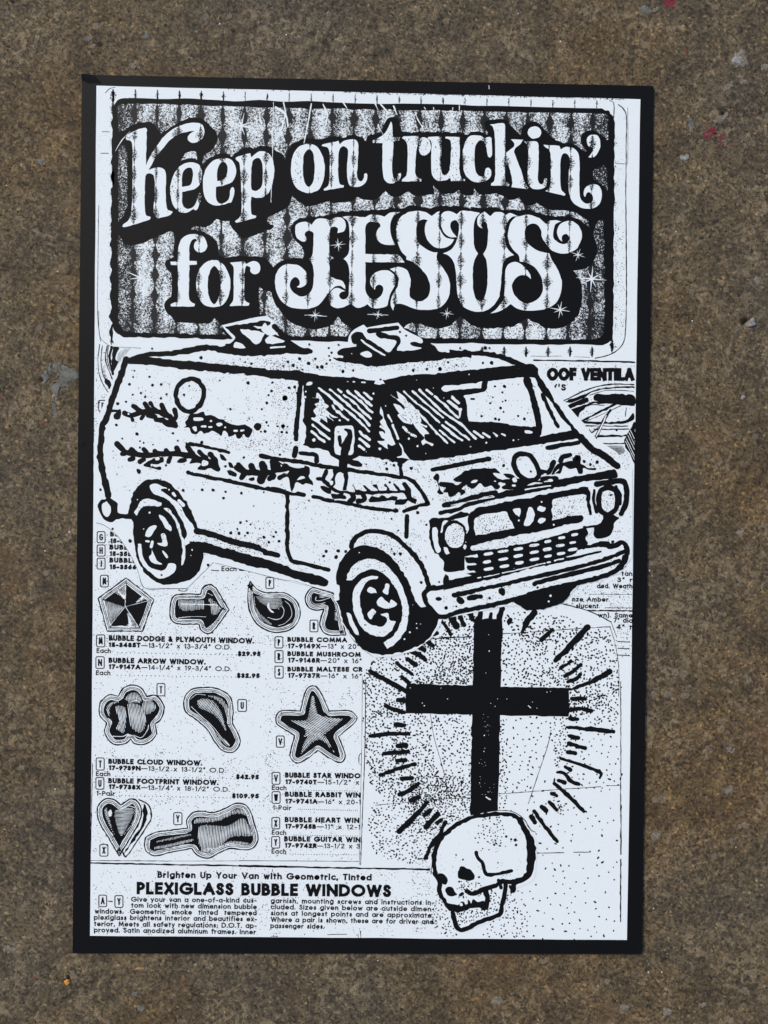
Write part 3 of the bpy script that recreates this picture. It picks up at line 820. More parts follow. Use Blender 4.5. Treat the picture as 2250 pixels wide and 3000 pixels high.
S G 6 1420,265 1515,332
S G 6.5 1450,237 1507,275
S G 6.5 1160,340 1230,410 1290,480 1350,540 1412,602
S G 7 1190,450 1240,470
S G 6.5 1370,457 1470,540 1528,585
S G 6 1400,432 1500,510 1590,575
S G 6 1350,500 1410,550 1468,597
S G 7 1055,475 1100,520 1155,550
S G 7 1020,380 1060,420 1120,440
S G 5 1635,510 1662,532
S H 6 65,310 120,360
S H 5 30,345 110,410 130,420
S H 6 245,592 320,640
S H 6 320,605 372,636
S H 6 400,603 430,626
S H 5 470,610 495,625
S H 5 60,608 150,665
D H 205,130,5 612,83,4 565,663,7 605,658,4 345,683,8 217,715,6
@body_outline 15 of=van_picture
s G 13 225,100 215,200 205,330:.8 190,450 187,572
s G 15 185,645 175,705
w G 270,135 280,115 318,112 310,130
D G 265,185,7 260,230,10
S G 5 247,282 240,350 232,430
s G 12 220,687 280,690 350,705 352,750
s G 11 -98,706 0,728 100,742 250,758 380,788 500,805 600,815 700,832 850,852 1000,875 1090,892 1150,930 1210,1010 1258,1095! 1150,1122 1060,1158
s F 9 850,1245 940,1255 1000,1270 1190,1312
s F 11 860,1477 1000,1510 1200,1550 1400,1592 1659,1640 G:130,1010
s G 11 -10,972 60,985 110,1005 250,1022
s G 11 115,1010 115,1300 120,1480 150,1550 250,1580 450,1630
s G 10 325,1035 450,1065 600,1092 800,1132 1000,1152
s G 12 1085,1195 1080,1362
s G 10 1025,775 1045,880
@side_mirror 15 of=van_picture
w G 500,490 515,468 640,465 658,490 655,640 640,695 610,700 560,700 505,690 498,600
k G 575,495 600,483 635,495 640,540 632,620 610,700! 550,720! 553,640! 530,620 525,550 550,542 560,560 555,612! 590,560 600,520
D G 530,512,8
d G 528,512,7
k G 500,710 560,700 610,700 640,735 700,755 725,775 710,800 640,790 605,775 600,800! 607,880 595,985! 570,985! 572,850! 540,845! 512,900 502,930! 480,960 465,920 485,870 485,820 530,800! 530,745
w G 505,900 520,850 555,840 570,870 572,940 560,980 530,980
@feather_stripe 15 of=van_picture
s G 10 360,890 400,900 430,920 500,985 560,1010
s G 12 430,830 410,900 450,940
w G 462,925 470,908 487,915 487,940 470,945
k G 385,955 430,955 470,980 470,1010 440,1010 400,985
k G 470,1015 580,1025 595,1050 540,1055 480,1050
S G 3 500,1063 560,1063
k G 530,990! 640,995 660,995! 660,965 635,940 655,945 680,985! 740,992! 760,985 725,945 745,945 790,988! 850,988 805,945 830,940 865,985! 920,985! 925,965 895,945 910,925 945,985! 1010,988 970,940 980,925 1030,985! 1070,985! 1045,930 1070,915 1110,985 1120,1040 1165,1060 1158,1100! 1100,1075 1060,1100 990,1100! 995,1065 1080,1050! 1050,1010 800,1018 640,1020
k G 775,1075 800,1035 860,1042 880,1025 920,1045 960,1030 1000,1035 1000,1065 900,1072 850,1080
s G 14 640,1020 650,1050 620,1080
s G 12 730,1020 740,1055 690,1075
k G -10,745 60,760 100,790 60,775 80,830 -10,830
k G 90,760 160,800 250,800 250,780! 290,800 300,850 290,870 325,930 322,950! 270,930 240,945 190,920 160,990 150,1000 140,960 120,880 60,895 45,890 60,860 100,860 130,830 100,835 60,830
w G 190,905 215,875 250,872 262,885 230,895
w G 85,755 140,762 220,790 200,800 150,795
k G -20,870 20,870 15,895 -20,900
s F 15 345,1000 420,1012 500,985 600,985 680,1012 740,1050
s F 12 415,940 460,970 500,1000
s F 12 510,920 550,970 580,990
s F 12 555,915 600,975 640,1000
s F 13 645,930 670,990 690,1010
s F 12 750,970 760,1020 730,1060 700,1070
s F 13 600,1050 680,1060 760,1100
s F 10 480,1040 500,1015
s F 12 535,1015 590,1030
s F 9 410,1055 400,1030
k F 650,1070 700,1060 760,1060 770,1108 690,1110
D F 378,1003,8
k F 820,1115 850,1100 835,1070 860,1040 880,1000 930,1000 990,985 1000,1010 1060,1010 1110,1040 1150,1045 1160,1065 1240,1090 1320,1090 1380,1130 1370,1165 1355,1195 1330,1190 1310,1165 1285,1200 1260,1200 1240,1165 1190,1190 1180,1160 1150,1140 1120,1180 1080,1150 1050,1140 990,1168! 960,1140 925,1172 890,1160 870,1120
w F 905,1035 940,1030 985,1035 985,1055 940,1060 905,1055
w F 1090,1080 1130,1075 1140,1090 1110,1105
w F 895,1110 930,1105 935,1140 915,1145
S F 5 970,1105 1000,1105
S F 5 1030,1108 1050,1108
S F 6 1235,1137 1255,1137
S F 6 1290,1137 1310,1134
D F 1045,1060,9 1160,1112,8
s F 14 285,1245 310,1275 350,1310 430,1330 560,1335 700,1325 800,1330 900,1345 960,1370 1050,1420 1100,1450
s F 12 385,1305 410,1335
s F 14 400,1290 440,1320
s F 13 500,1290 530,1330
s F 13 590,1305 620,1335
s F 14 680,1300 720,1330
s F 15 765,1280 800,1330
s F 15 855,1270 900,1340
s F 13 950,1310 1000,1360
s F 15 1040,1330 1080,1380 1090,1430
k F 870,1400 900,1360 950,1350 1040,1370 1090,1400 1105,1450 1050,1440 980,1460 935,1450 960,1410 920,1400
w F 970,1400 985,1375 1025,1390 1020,1415 975,1420
k F 500,1410 550,1380 600,1360 655,1350 660,1390 620,1410 560,1410 560,1430 640,1435 635,1455 560,1440 500,1425
w F 590,1365 620,1350 630,1370 605,1380
s F 11 700,1390 720,1355
k F 770,1395 800,1360 845,1365 850,1385 800,1405
s F 12 325,1325 345,1330
s F 14 385,1370 410,1360
s F 13 470,1390 500,1370
k F 445,1445 475,1455 470,1490 450,1485
k F 1115,1330 1145,1340 1165,1380 1135,1375
k F 1185,1400 1215,1400 1230,1440 1195,1435
k F 1170,1465 1220,1470 1255,1490 1245,1515 1200,1500
d F 1163,1428,12
s F 16 1250,1440 1310,1465 1450,1480 1560,1465 1659,1440
s F 14 1265,1415 1310,1460
s F 15 1370,1425 1400,1470
s F 20 1460,1410 1480,1480 1450,1540
s F 14 1540,1390 1550,1440
s F 14 1290,1520 1320,1490
k F 1350,1530 1395,1515 1400,1540 1370,1550
s F 14 1520,1530 1555,1505
s F 13 1600,1520 1640,1500
@rear_wheel 15 of=van_picture
k I 375,575! 390,490 415,405 470,330 560,288 660,298 740,345 830,450 905,590 945,700! 900,790! 990,800! 988,880 970,970 930,1060 830,1115 700,1140 570,1100 490,1020 440,900 415,750 420,640!
w I 548,345 590,325 675,350! 720,400 790,490 850,600 900,660 925,720 960,767! 900,792 860,810 830,832! 832,780 850,745 845,700 800,600 740,500 660,430 580,400
k I 640,370 700,370 760,430 830,520! 800,500 740,450
w I 425,560 450,510 480,465 540,445 645,478! 640,500 560,500 500,510 460,550 440,580
w I 660,520 700,525 760,600 800,690 810,740 832,775! 836,900 820,975 805,985 805,960 815,880 810,800 780,700 740,600 690,550
w I 625,580 660,590 700,640 728,700 715,710 680,680 650,630
w I 515,745 530,690 580,660 607,665 590,700 560,745 530,755
w I 640,730 670,725 690,790 690,830 640,825 610,805 650,800
w I 655,860 675,880 700,920 685,930 660,890
w I 565,852 585,900 610,950 650,975 620,980 560,950 540,910 560,895
w I 455,815 480,815 485,900 520,960 580,1015 640,1030 690,1000 705,970 760,980 750,1040 690,1080 640,1095 560,1050 490,980 455,890
S I 5 520,790 540,793
S I 7 570,795 563,835
D I 548,557,9 705,372,7 450,453,5 500,690,5 893,860,7 883,905,4
S I 9 740,403 755,422
S I 9 785,462 820,498
d I 645,1063,9
s I 16 930,708 1000,722 1100,752 1250,800 1400,835 1500,875:.8 1580,900:.7
k I 870,792! 1000,800 1150,845 1400,910 1659,990 J:200,600 J:460,665 J:515,705! J:470,740 J:300,700 J:0,600 I:1400,1000 I:1200,940 I:985,880! I:930,850
@front_wheel 15 of=van_picture
k J 690,430! 780,408 870,420 970,470 1060,560 1140,680 1180,780 1210,870! 1250,905 1300,912! 1340,900! 1400,970 1400,990 1380,1060 1330,1150 1200,1240 1060,1280 980,1295 860,1285 760,1230 690,1130 620,1020 590,900 560,860! 592,848! 592,732! 568,722! 570,640 590,560 640,480
w J 645,690! 670,620 720,560 800,520 880,525 960,560 1040,640 1110,760 1150,900 1150,1010 1120,1110 1060,1190 980,1250! 950,1195! 1020,1150 1070,1080 1100,1000 1100,900 1070,800 1010,700 940,630 870,600 790,620 740,650 698,692!
w J 908,662 900,682 830,690 790,740 765,800 760,880 780,970 820,1030 870,1060 930,1065 970,1040 975,1000 925,965! 985,955 1000,1010 1048,1028! 1020,1090 960,1140 880,1140 800,1100 740,1020 705,920 700,820 725,740 780,680 850,655
w J 815,770 840,745 870,760 900,797! 850,795 820,785
w J 970,720 1000,730 990,770 980,805 945,785 960,750
w J 895,860 930,825 970,860 1000,880 1012,850 1060,885 1000,920 960,920 910,900
w J 820,960 860,925 892,945 870,970 850,1005 825,985
w J 650,955 680,960 700,1020 740,1090 752,1135 720,1120 680,1050 660,1000
D J 753,467,5 1163,1112,8 1120,1168,8 1218,1042,5 1220,1078,6 1250,1045,4 1187,890,3
d J 800,1053,7
s J 13 690,420 700,380 750,325 840,292 930,297 1030,335 1120,410 1200,490 1260,580 1305,690 1318,750
@bumper 15 of=van_picture
s J 13 1330,755 1285,790 1290,860 1330,920 1400,985 1500,970 K:100,1090 K:300,1050 K:550,990 K:850,900 K:1050,858 K:1250,808 K:1400,750 K:1460,690 K:1488,600 K:1470,540 K:1440,522 K:1400,545 K:1340,555
s J 14 1310,758 1400,752 1480,738 1600,705
k J 1448,640 1470,650 1480,690! 1659,655 K:400,765! K:700,710 K:900,665 K:1100,620 K:1275,585! K:1280,600 K:1000,675 K:700,735 K:400,820 K:200,860 K:0,910 J:1440,745! J:1432,705
s K 11 90,955 300,900 500,860 700,812 1000,742 1300,662 1478,590
s K 12 735,858 900,812 1100,762 1300,712 1420,672
s K 13 1400,745 1450,690 1465,640
k K 445,900 490,895 498,930 475,955 450,945
k K 110,965 160,970 155,1010 125,1020 105,1000
s K 13 205,975 300,960
s K 3 470,870 470,900
d K 370,975,11 20,1050,13 102,1042,7 760,888,10
k J 1370,830 1400,825 1422,842 1400,860 1372,852
s J 13 1520,810 1600,795 1680,780
k J 1545,850 1580,830 1600,860 1580,885 1555,875
d J 1457,915,14 1540,903,8 1400,705,8 1255,710,13
k K 555,1000! 600,1030 680,1065 780,1065 880,1040 980,1000 1030,930 1095,850! 850,895
D K 865,955,10 850,1000,8
@headlight 15 of=van_picture
k G 1275,1225 1300,1210 1400,1205 1500,1165 1575,1165 1590,1185 1500,1210 1440,1230! 1500,1235 1560,1290 1570,1380 1540,1440! 1659,1400! 1659,1500! 1555,1530! 1550,1620 1480,1640 1400,1650 1378,1620 1380,1560 1335,1505! 1300,1490 1270,1400 1265,1290
w G 1395,1350 1420,1280 1470,1255 1530,1280 1548,1350 1530,1430 1460,1450 1410,1420
w G 1290,1290 1325,1285 1335,1360 1340,1420 1358,1480 1330,1495 1305,1420 1290,1350
w G 1358,1330 1365,1265 1385,1235 1422,1232! 1385,1275 1375,1325
w G 1380,1445 1405,1448 1432,1495! 1400,1503
w G 1600,1430 1659,1430! 1659,1475! 1610,1470
w G 1540,1450 1550,1425 1565,1430 1550,1462
w G 1555,1525! 1659,1500! 1659,1535! 1590,1545 1575,1580 1655,1595! 1600,1605 1560,1640! 1550,1600
@grille 15 of=van_picture
s G 14 1385,1108 1500,1080 H:276,1118 H:420,1085
s G 10 1355,1168 1500,1140 H:200,1180:1.2 H:460,1118
k H 380,1105! 600,1050 850,1000 900,985 1180,935 1380,898 1405,920 1402,965 1200,990 900,1050 700,1092 560,1118 430,1135!
S H 2.5 60,1190 200,1160 300,1140 410,1122
S H 3.5 660,1062 760,1045 865,1032
S H 3 950,1062 970,1062
k H 200,1390 195,1300 215,1250 280,1210 500,1165 700,1125 900,1085 1100,1045 1172,1040! 1192,1100 1185,1160 1202,1262 1180,1272 1162,1200 1152,1112! 1100,1105 1000,1118 890,1140 878,1165 880,1310! 1000,1285 1100,1268 1130,1285 1115,1325 1000,1345 800,1400 600,1430 400,1475 225,1520! 170,1600! 170,1450
w H 248,1320 262,1290 400,1250 500,1245 525,1280 572,1375! 450,1400 350,1420 260,1435! 245,1380
w H 562,1222 622,1215 612,1287 590,1270 568,1240
w H 690,1205 720,1210 737,1270 715,1330 690,1362 648,1350 665,1290
w H 757,1215 780,1198 825,1205 820,1230 790,1240 758,1232
w H 762,1320 785,1292 822,1298 818,1325 785,1337
D H 608,1313,8 793,1162,7 892,1347,8 185,1413,5 178,1488,4
w H 160,1530 170,1505 182,1520 170,1545
k K 225,595 400,578 700,522 900,470 1050,425 1150,400! 1170,450 1145,480 1165,530 1128,570! 1000,640 700,710 400,770 270,800 180,770! 260,765! 245,750! 190,745 195,715 270,705! 265,690 190,690 170,640! 275,640! 270,620!
e K 362,615,40,13 480,595,44,11 605,575,40,13 733,545,42,12 843,515,28,13 955,485,30,12 1060,460,30,12 350,680,34,14 482,658,42,12 602,632,40,14 733,602,40,12 838,578,36,16 943,548,38,12 1045,524,28,10 362,738,42,13 492,715,40,13 612,688,36,14 735,660,40,13 845,634,32,12 950,612,34,12 1045,580,40,12
S K 3.4 275,810 300,806
S K 2.6 325,803 380,793 450,777
S K 3.2 475,770 600,745 820,690
S K 4.4 840,686 862,682
S K 3.8 898,670 970,655
S K 3.2 1000,640 1130,615 1275,577
@headlight 15 of=van_picture
c H 13 1330,1045 1385,1065 1408,1150 1385,1230 1330,1262 1272,1230 1255,1150 1275,1070
d H 1352,1107,10
s H 15 1240,1020 1300,1010 1400,992 1465,1002 1482,1080 1472,1180 1435,1258
s H 9 1218,1068 1215,1150 1238,1242
s H 9 1395,1040 1425,1100 1430,1180
s H 10 1330,1010 1330,1040
k K 1285,285 1360,295 1422,325 1400,345 1375,370 1370,430 1340,470 1240,490 1215,440 1222,398! 1130,412! 1130,395 1280,365 1290,330
s K 11 1130,562 1250,542 1330,530
k K 1250,525 1320,515 1345,530 1330,560 1260,560
d K 1370,518,14
@hood_lines 15 of=van_picture
s H 12 840,725 950,705 1092,680
s G 12 1290,820 1450,790 1659,745 H:368,814
s H 18 1110,640 1200,735 1300,790 1405,872
c H 14 580,795 620,772 700,788 750,860 772,940 730,985 660,978 600,930 570,860
@bubble_window 15 of=van_picture
c F 13 880,718 940,740 985,800 980,880 940,950 870,985 800,950 765,880 768,800 810,745
@feather_stripe 15 of=van_picture
d H 705,915,9 485,868,14
k H 80,985 130,950 160,920 200,900 300,895 420,895 455,930! 400,930 440,970 480,990 440,1010 460,1040 430,1060 380,1030 330,1040 300,1010 250,1045 200,1045 160,1010 130,1000 100,1000
w H 218,1005 240,985 275,985 265,1000 235,1012
w H 402,995 415,985 432,995 415,1005
s H 12 -20,1020 60,1040 120,1040 180,1000
s H 14 40,1050 55,1100
s H 12 130,1070 160,1080
k G 1300,870 1330,850 1345,890 1340,920 1360,985 1380,1010 1360,1020 1335,1005 1340,960 1320,910 1300,900
k G 1375,925 1420,920 1475,940 1470,960 1500,970 1570,900 1560,930 1500,1000 1460,1030 1420,1030 1430,1000 1380,1000 1400,960
k G 1460,905 1500,870 1540,850 1580,860 1560,890 1530,890
k G 1510,990 1545,985 1550,1005 1520,1025
k H 485,940 530,935 560,940 590,970 640,970 700,1000 780,985 830,1010! 770,1000 700,1010 660,1040 620,1085! 580,1085! 560,1065 490,1060 470,1040 500,1020 460,1000 480,985 540,975 500,960
w H 555,980 575,965 590,980 588,1000 565,1000
S H 5 560,1030 575,1030
w H 468,1018 490,1008 505,1018 485,1028
s H 13 790,920 850,920 890,840
s H 13 800,980 860,970 910,975
w H 808,940 822,928 838,938 825,950
w H 845,985 870,978 885,990 860,998
k H 870,940 920,860 990,840 1060,830 1130,860 1180,890 1240,885 1240,905 1180,905 1130,890 1120,930 1090,930 1070,890 1020,895 970,870 940,930 900,930
s H 13 945,830 960,800 1025,780
s H 13 1060,820 1090,800 1085,860
d H 1138,835,14 1188,860,13 1243,840,15
S H 3 900,930 930,900
@ink_spots 15 of=van_picture stuff
d F 965,547,14 568,472,8 548,702,10 572,770,13 642,763,11 385,762,12 425,653,8 415,703,8 478,835,11 513,865,11 412,847,9 685,843,10 640,878,11 290,920,14 358,905,10 280,1092,12 445,1165,15 737,1160,11 777,1220,9 327,1203,8 470,1222,8 500,1237,8 470,1275,9 575,1252,7 970,1233,13 1345,752,15 1543,748,10 1535,817,12 1513,851,10 1497,914,13 1640,878,18 1203,963,11 1458,965,10 1118,732,8 1355,1042,7 1495,1070,11 1510,1098,8 1582,1102,8 1630,1103,16 1450,1147,9 1483,1145,14 1620,1150,12 870,777,8 827,847,11 1312,1355,10 1605,1333,9 680,1420,10 1373,595,11 1323,583,8 1630,615,8
k F 1390,1100 1420,1078 1450,1085 1450,1115 1415,1135
d I 150,372,11 820,378,13 975,374,12 1063,376,14 1163,390,10 1147,440,12 1291,400,12 1473,392,8 1392,505,7 1283,640,12 1335,627,9 1366,655,8 1258,690,8 1205,723,14 1272,725,14 1341,722,12 1440,690,6 1474,757,13 1514,797,12 1553,752,9 1572,716,10 1597,790,12 1320,745,8 390,787,15 248,690,10 1022,983,12
d G 130,155,13 175,150,14 197,198,13 97,240,22 80,466,15 35,467,8 118,470,8 71,513,10 110,517,11 565,22,14 650,15,10 870,88,10 1135,15,13 1245,8,9 1353,5,13 917,765,11 978,782,13 922,812,14 1118,807,14 290,1068,8 1172,1167,15 960,1217,9 1242,1265,10 1015,1310,8 23,1325,11 5,1362,9 48,1398,12 430,1480,13 410,1518,12 528,1476,15 512,1525,17 588,1482,13 960,1463,8 983,1500,13 1032,1500,14 755,775,7 945,922,10 55,697,10 313,988,7 1610,245,7
s I 14 -5,-5 -4,-5
s J 14 -10,470 50,480 95,490
d D 505,1105,10 530,1143,10 510,1170,9 517,1203,9 490,1232,10 450,1258,16 415,1260,14 343,1229,16 397,1193,11 271,1193,14 218,1246,14 175,1218,11 250,1265,8 295,1280,8 620,1296,12 1190,1287,10 1302,1273,10 1408,1272,15 1473,1220,10 1083,975,10 1133,1005,9 348,1075,9 585,1078,9
d E 280,1103,14 315,1105,8 333,1226,16 262,1226,10 360,1416,9 436,1416,14 420,1465,8 343,1504,7 320,1552,9 445,1530,9 180,1518,10 190,1517,9 405,1590,12 430,1622,9 48,1243,8 557,1273,5
d H 415,227,10 493,228,13 475,275,9 397,315,7 376,363,9 501,340,8 477,350,7 462,402,12 308,468,11 418,490,12 447,497,11 603,467,10 653,492,13 485,432,7 605,210,5 223,328,8 243,328,8 795,710,5 680,443,6
@ink_specks 15 of=van_picture stuff
j F 400,620 1650,1240 450
j F 1000,550 1659,680 240
j F 1150,1180 1659,1300 180
j F 250,1280 1659,1640 225
j D 0,1180 1659,1290 630
j G 0,90 220,700 330
j G 350,230 430,430 90
j G 0,1020 1250,1640 630
j G 640,720 1600,1100 390
j G 1050,230 1200,560 165
j H 200,200 740,560 90
j H 0,760 1500,900 375
j H 0,1050 450,1180 180
j H 260,1270 540,1420 240
j H 890,1120 1150,1300 165
j H 1250,1080 1400,1230 90
j G 1400,1260 1540,1440 135
j I 900,620 1600,900 240
j I 950,760 1500,900 240
j I 420,450 640,560 45
j I 650,500 830,800 90
j J 700,300 1250,600 300
j J 650,520 1150,1200 165
j K 0,820 1450,1060 480
j K 230,480 1000,600 240
j K 1150,250 1520,760 180

@pentagon_window_picture 1
i L 358,147! 582,322! 490,578! 205,578! 132,312!
g L 1.8 3.4 86 178,325! 345,380! 238,520! 195,430
g L 1.8 3.6 78 355,195! 355,335! 300,290 245,262!
g L 1.8 3.6 65 430,345 500,290 540,320! 460,345
g L 1.8 3.6 5 365,430 405,450 450,535! 340,550! 380,500
w L 285,230 300,260 350,290 345,315 310,285 290,260
w L 500,285 490,320 440,345 470,315
w L 370,450 400,500 390,545 370,550 380,510
S L 2 350,380 355,200
S L 1.2 350,380 545,330
S L 2 355,385 455,540
S L 1.6 345,385 235,525
@arrow_window_picture 1
i L 722,340 760,285 962,280! 978,230 1040,200 1088,232! 1192,405! 1060,580 1010,597 962,565 950,520! 765,515 718,470
g L 2.0 3.8 90 780,325! 985,325! 990,400! 820,415 780,370
g L 2.0 4.0 85 1030,310 1070,330 1130,395! 1110,430 1060,450 1040,380
S L 2.4 810,358 950,362 1080,365 1100,370
S L 1.4 780,470 900,460 1005,462
S L 1.4 1010,560 1080,500 1140,420
S L 1.2 1020,270 1060,290
@comma_window_picture 1
i N 135,258! 200,340 300,395 400,400 560,405 680,480 740,600 730,720 650,830 500,880 380,870 230,790 140,650 108,480 115,340
g N 1.2 2.8 3 200,440! 500,460 530,560 420,600 330,560 240,500
g N 1.2 3.0 60 180,450 230,620 400,780 380,800 250,700 190,600
w N 345,520 375,525 370,580 420,630 430,645 390,635 350,590
S N 2 480,595 484,600
S N 1.6 520,560 550,620 520,700 450,725 350,700
S N 1.2 560,500 620,560 640,680 560,770 480,800
S N 1.2 185,450 190,620 300,760
@mushroom_window_picture 1
i N 900,340 830,400 805,480 840,570 920,612 1032,598! 1000,700 985,790 1030,880 1120,915 1300,912! 1250,700 1210,500! 1150,410! 1050,380
g N 1.5 3.0 5 1000,380 1140,415 1080,450 970,470!
g N 1.5 3.0 2 1170,550! 1185,640 1200,740 1165,740
S N 1.5 940,450 930,490 1000,495 1130,450
S N 1.2 1050,700 1060,640 1080,560
S N 1.4 880,440 880,500 930,540 1050,520
@cloud_window_picture 1
i L 405,1015 480,1040 525,1108! 600,1100 665,1190 640,1290 592,1330! 600,1420 520,1490 430,1490 395,1450! 350,1490 250,1490 185,1400 200,1322! 145,1260 150,1160 220,1095 297,1105! 330,1045
g L 2.6 4.2 80 270,1190 350,1200 340,1400 270,1370! 300,1300
g L 2.6 4.2 82 370,1170 470,1180 520,1300 480,1400 400,1360 380,1260
g L 2.2 4.0 84 350,1130 400,1075 460,1090 480,1150 400,1160
g L 2.2 4.0 85 495,1150 560,1140 600,1190 580,1230 510,1250
g L 2.0 4.0 70 200,1190 250,1150 310,1150 240,1180 220,1270
S L 2 250,1430 330,1430 375,1410
S L 2 420,1420 480,1440 530,1380 540,1340
S L 1.6 380,1160 440,1140 470,1160
@footprint_window_picture 1
i L 980,1035 1100,1045 1200,1110 1225,1220 1220,1320 1260,1400 1282,1480 1230,1555 1150,1552 1080,1480 1020,1380 920,1290 840,1230 830,1120 890,1050
g L 2.4 4.2 120 935,1150 970,1125 1060,1140 1120,1220 1150,1300 1170,1400 1100,1290 1020,1230 950,1200
g L 1.6 3.6 75 1010,1100 1130,1120 1190,1230 1180,1330 1160,1220 1090,1140
S L 1.6 885,1190 960,1260 1060,1350 1130,1440 1190,1500
S L 1.4 880,1130 930,1090 1000,1095
g L 1.6 3.6 50 1080,1390 1200,1500 1190,1520 1110,1450
@star_window_picture 1
i O 600,80 650,115 730,285! 900,285 957,335 930,385 805,490! 860,640 840,695 790,697 640,605! 500,700 440,692 415,640 452,482! 310,390 300,330 340,285 497,285! 545,115
g O 2.6 4.4 28 600,150 640,300 700,330 850,350! 740,440 690,480! 640,480 520,500! 540,440 400,360! 540,360 560,330
g O 2.2 4.2 60 640,460 690,480 760,600 790,640! 650,520 500,640! 520,560 560,490
@heart_window_picture 1
i M 315,440! 390,390 440,400 480,470 470,560 400,690 302,852! 220,710 135,560 130,450 190,390 260,395
s M 3.4 460,395 540,440 562,540 520,620 440,740 355,858 335,825
k M 500,430 530,500 510,590 400,760 340,830 420,700 490,580
g M 1.8 3.8 3 270,480 420,470 400,560 320,690 280,600
g M 1.8 3.8 30 180,480 200,460 250,640 290,730 200,560
w M 215,485 235,475 238,520 222,530
S M 2 320,470 370,445 430,460
g M 1.8 3.8 60 430,460 460,500 380,640 330,690 420,550
@guitar_window_picture 1
i M 520,700 600,660 700,645 855,625! 850,560 900,500 980,490 1060,500 1150,470 1250,425 1340,450 1400,600 1425,720 1380,790 1300,800 1200,790 1100,830 1020,870 930,840 890,790! 700,825 590,848 520,810 508,750
g M 2.6 4.4 95 945,620 1000,600 1180,605 1300,545 1350,600 1375,690 1300,690 1200,705 1100,790 1010,825 950,760
g M 2.2 4.2 100 905,590 930,545 1060,540 1220,480 1310,470 1350,530 1250,510 1100,570 950,585
g M 1.8 3.8 95 580,780 720,750 900,710 900,730 720,780 590,800
g M 1.6 3.8 95 600,730 880,670 885,685 600,745
g M 2.0 4.0 80 1200,730 1330,740 1370,760 1180,770 980,830 960,790 1080,780
@lens_picture 1
s F 2.2 145,440 130,560 140,680 180,780 215,830
s F 2 165,450 155,560 170,680 220,780
s F 3 205,450 190,560 215,640 245,720
s F 6 240,460 225,560 250,680
s F 2 215,450 205,560 230,650
g2 F 1.4 3.6 5 160,620 185,620 210,760 190,740
k F 185,715 230,740 228,800 205,780
k F 255,460 300,470 280,520 275,560 300,580 250,660 240,560
g2 F 1.4 3.8 80 300,500 400,465 330,560 290,600
@roof_ventilator_picture 1
s H 3.4 970,345 1080,290 1200,240 1350,210 1540,212
s H 4 1010,340 1130,300 1220,262 1350,240 1540,232
s H 1.6 1180,300 1300,262 1420,258 1540,268
k H 985,350 1120,300 1200,270 1130,320 1020,360
k H 1222,292 1300,290 1540,300 1540,372 1400,370 1225,340
k H 1005,385 1160,318 1170,350 1060,390 1015,410
k H 1015,420 1150,375 1250,350 1545,372 1545,382 1250,366 1180,380 1100,440 1080,475 1050,440
s H 2.4 1085,480 1110,420 1180,378 1300,380
s H 6 1125,505 1250,440 1400,365
s H 1.6 1150,510 1280,455 1440,380
k H 1110,500 1250,512 1480,498 1540,440 1545,490 1480,520 1250,532 1140,520
s H 3 1130,546 1490,550
s H 3 1215,575 1500,572
s H 6 1250,630 1490,625
s H 3 1280,690 1460,690
s H 8 1228,645 1270,560 1320,455 1350,420
S H 4 1232,640 1272,562 1318,462
s H 2.2 1470,470 1480,400
s H 3 1180,580 1200,600 1250,560
k H 1460,690 1500,590 1545,520 1545,850! 1500,760
S H 1.6 1500,600 1545,700
S H 1.6 1490,620 1545,740
S H 1.6 1480,650 1545,790
S H 1.6 1472,670 1545,820
S H 1.6 1510,580 1545,650
g2 H 1.2 2.8 0 1305,708! 1450,705! 1470,760 1410,790!
g2 H 1.2 2.8 90 1305,708! 1450,705! 1470,760 1410,790!
d H 1400,583,9
@catalogue_rule 1 each
s K 3 955,1018 1180,1080 1355,1168
s K 2 1355,1168 1400,1290
s K 4 1170,1075 1530,1078
s E 4 675,1203 1490,1218
@letter_box 3 each
X L 118,608,185,705,M 113,785,180,880,N 150,125,213,220,M 608,1003,672,1102,T 1263,1132,1333,1228,U
X M 115,57,180,155,T 113,215,178,310,U 145,758,210,852,X 743,500,810,597,Y 137,1168,200,1262,A 267,1172,332,1268,Y
X N 437,935,533,1072,P 437,1103,535,1250,R 437,1293,537,1438,S 327,215,423,350,P 863,733,960,875,R
X O 268,782,332,878,V 268,938,333,1033,W 267,1148,330,1240,X 265,1302,330,1395,Y 303,487,367,578,V
X I 123,712,187,802,G 123,820,187,910,H 123,927,187,1015,J
X F 135,893,200,980,F
@text_line 3 each
t L 217,655 1395,680 44 4.2 BUBBLE DODGE & PLYMOUTH WINDOW.
t L 217,708 475,711 38 4.2 15-3485T
t L 480,712 1210,728 38 2.2 —13-1/2" x 13-3/4" O.D.
t L 118,755 233,757 38 2.4 Each
t L 1262,780 1447,782 38 4.2 $29.95
t L 215,835 1003,850 42 4.2 BUBBLE ARROW WINDOW.
t L 217,885 475,889 38 4.2 17-9147A
t L 480,890 1212,904 38 2.2 —14-1/4" x 19-3/4" O.D.
t L 113,934 230,936 38 2.4 Each
t L 1255,957 1440,959 38 4.2 $32.95
t M 213,105 975,120 42 4.2 BUBBLE CLOUD WINDOW.
t M 218,156 475,160 38 4.2 17-9739N
t M 480,160 1167,178 38 2.2 —13-1/2 x 13-1/2" O.D.
t M 113,204 230,206 38 2.4 Each
t M 1248,228 1433,232 38 4.2 $42.95
t M 212,262 1107,278 42 4.2 BUBBLE FOOTPRINT WINDOW.
t M 218,309 473,315 38 4.2 17-9738X
t M 478,315 1197,332 38 2.2 —13-1/4" x 18-1/2" O.D.
t M 118,362 268,365 38 2.4 1-Pair
t M 1215,383 1433,386 38 4.2 $109.95
t N 588,997 1315,1006 58 4.0 BUBBLE COMMA
t N 595,1077 990,1080 58 4.0 17-9149X
t N 995,1080 1460,1084 58 2.2 —13" x 20"
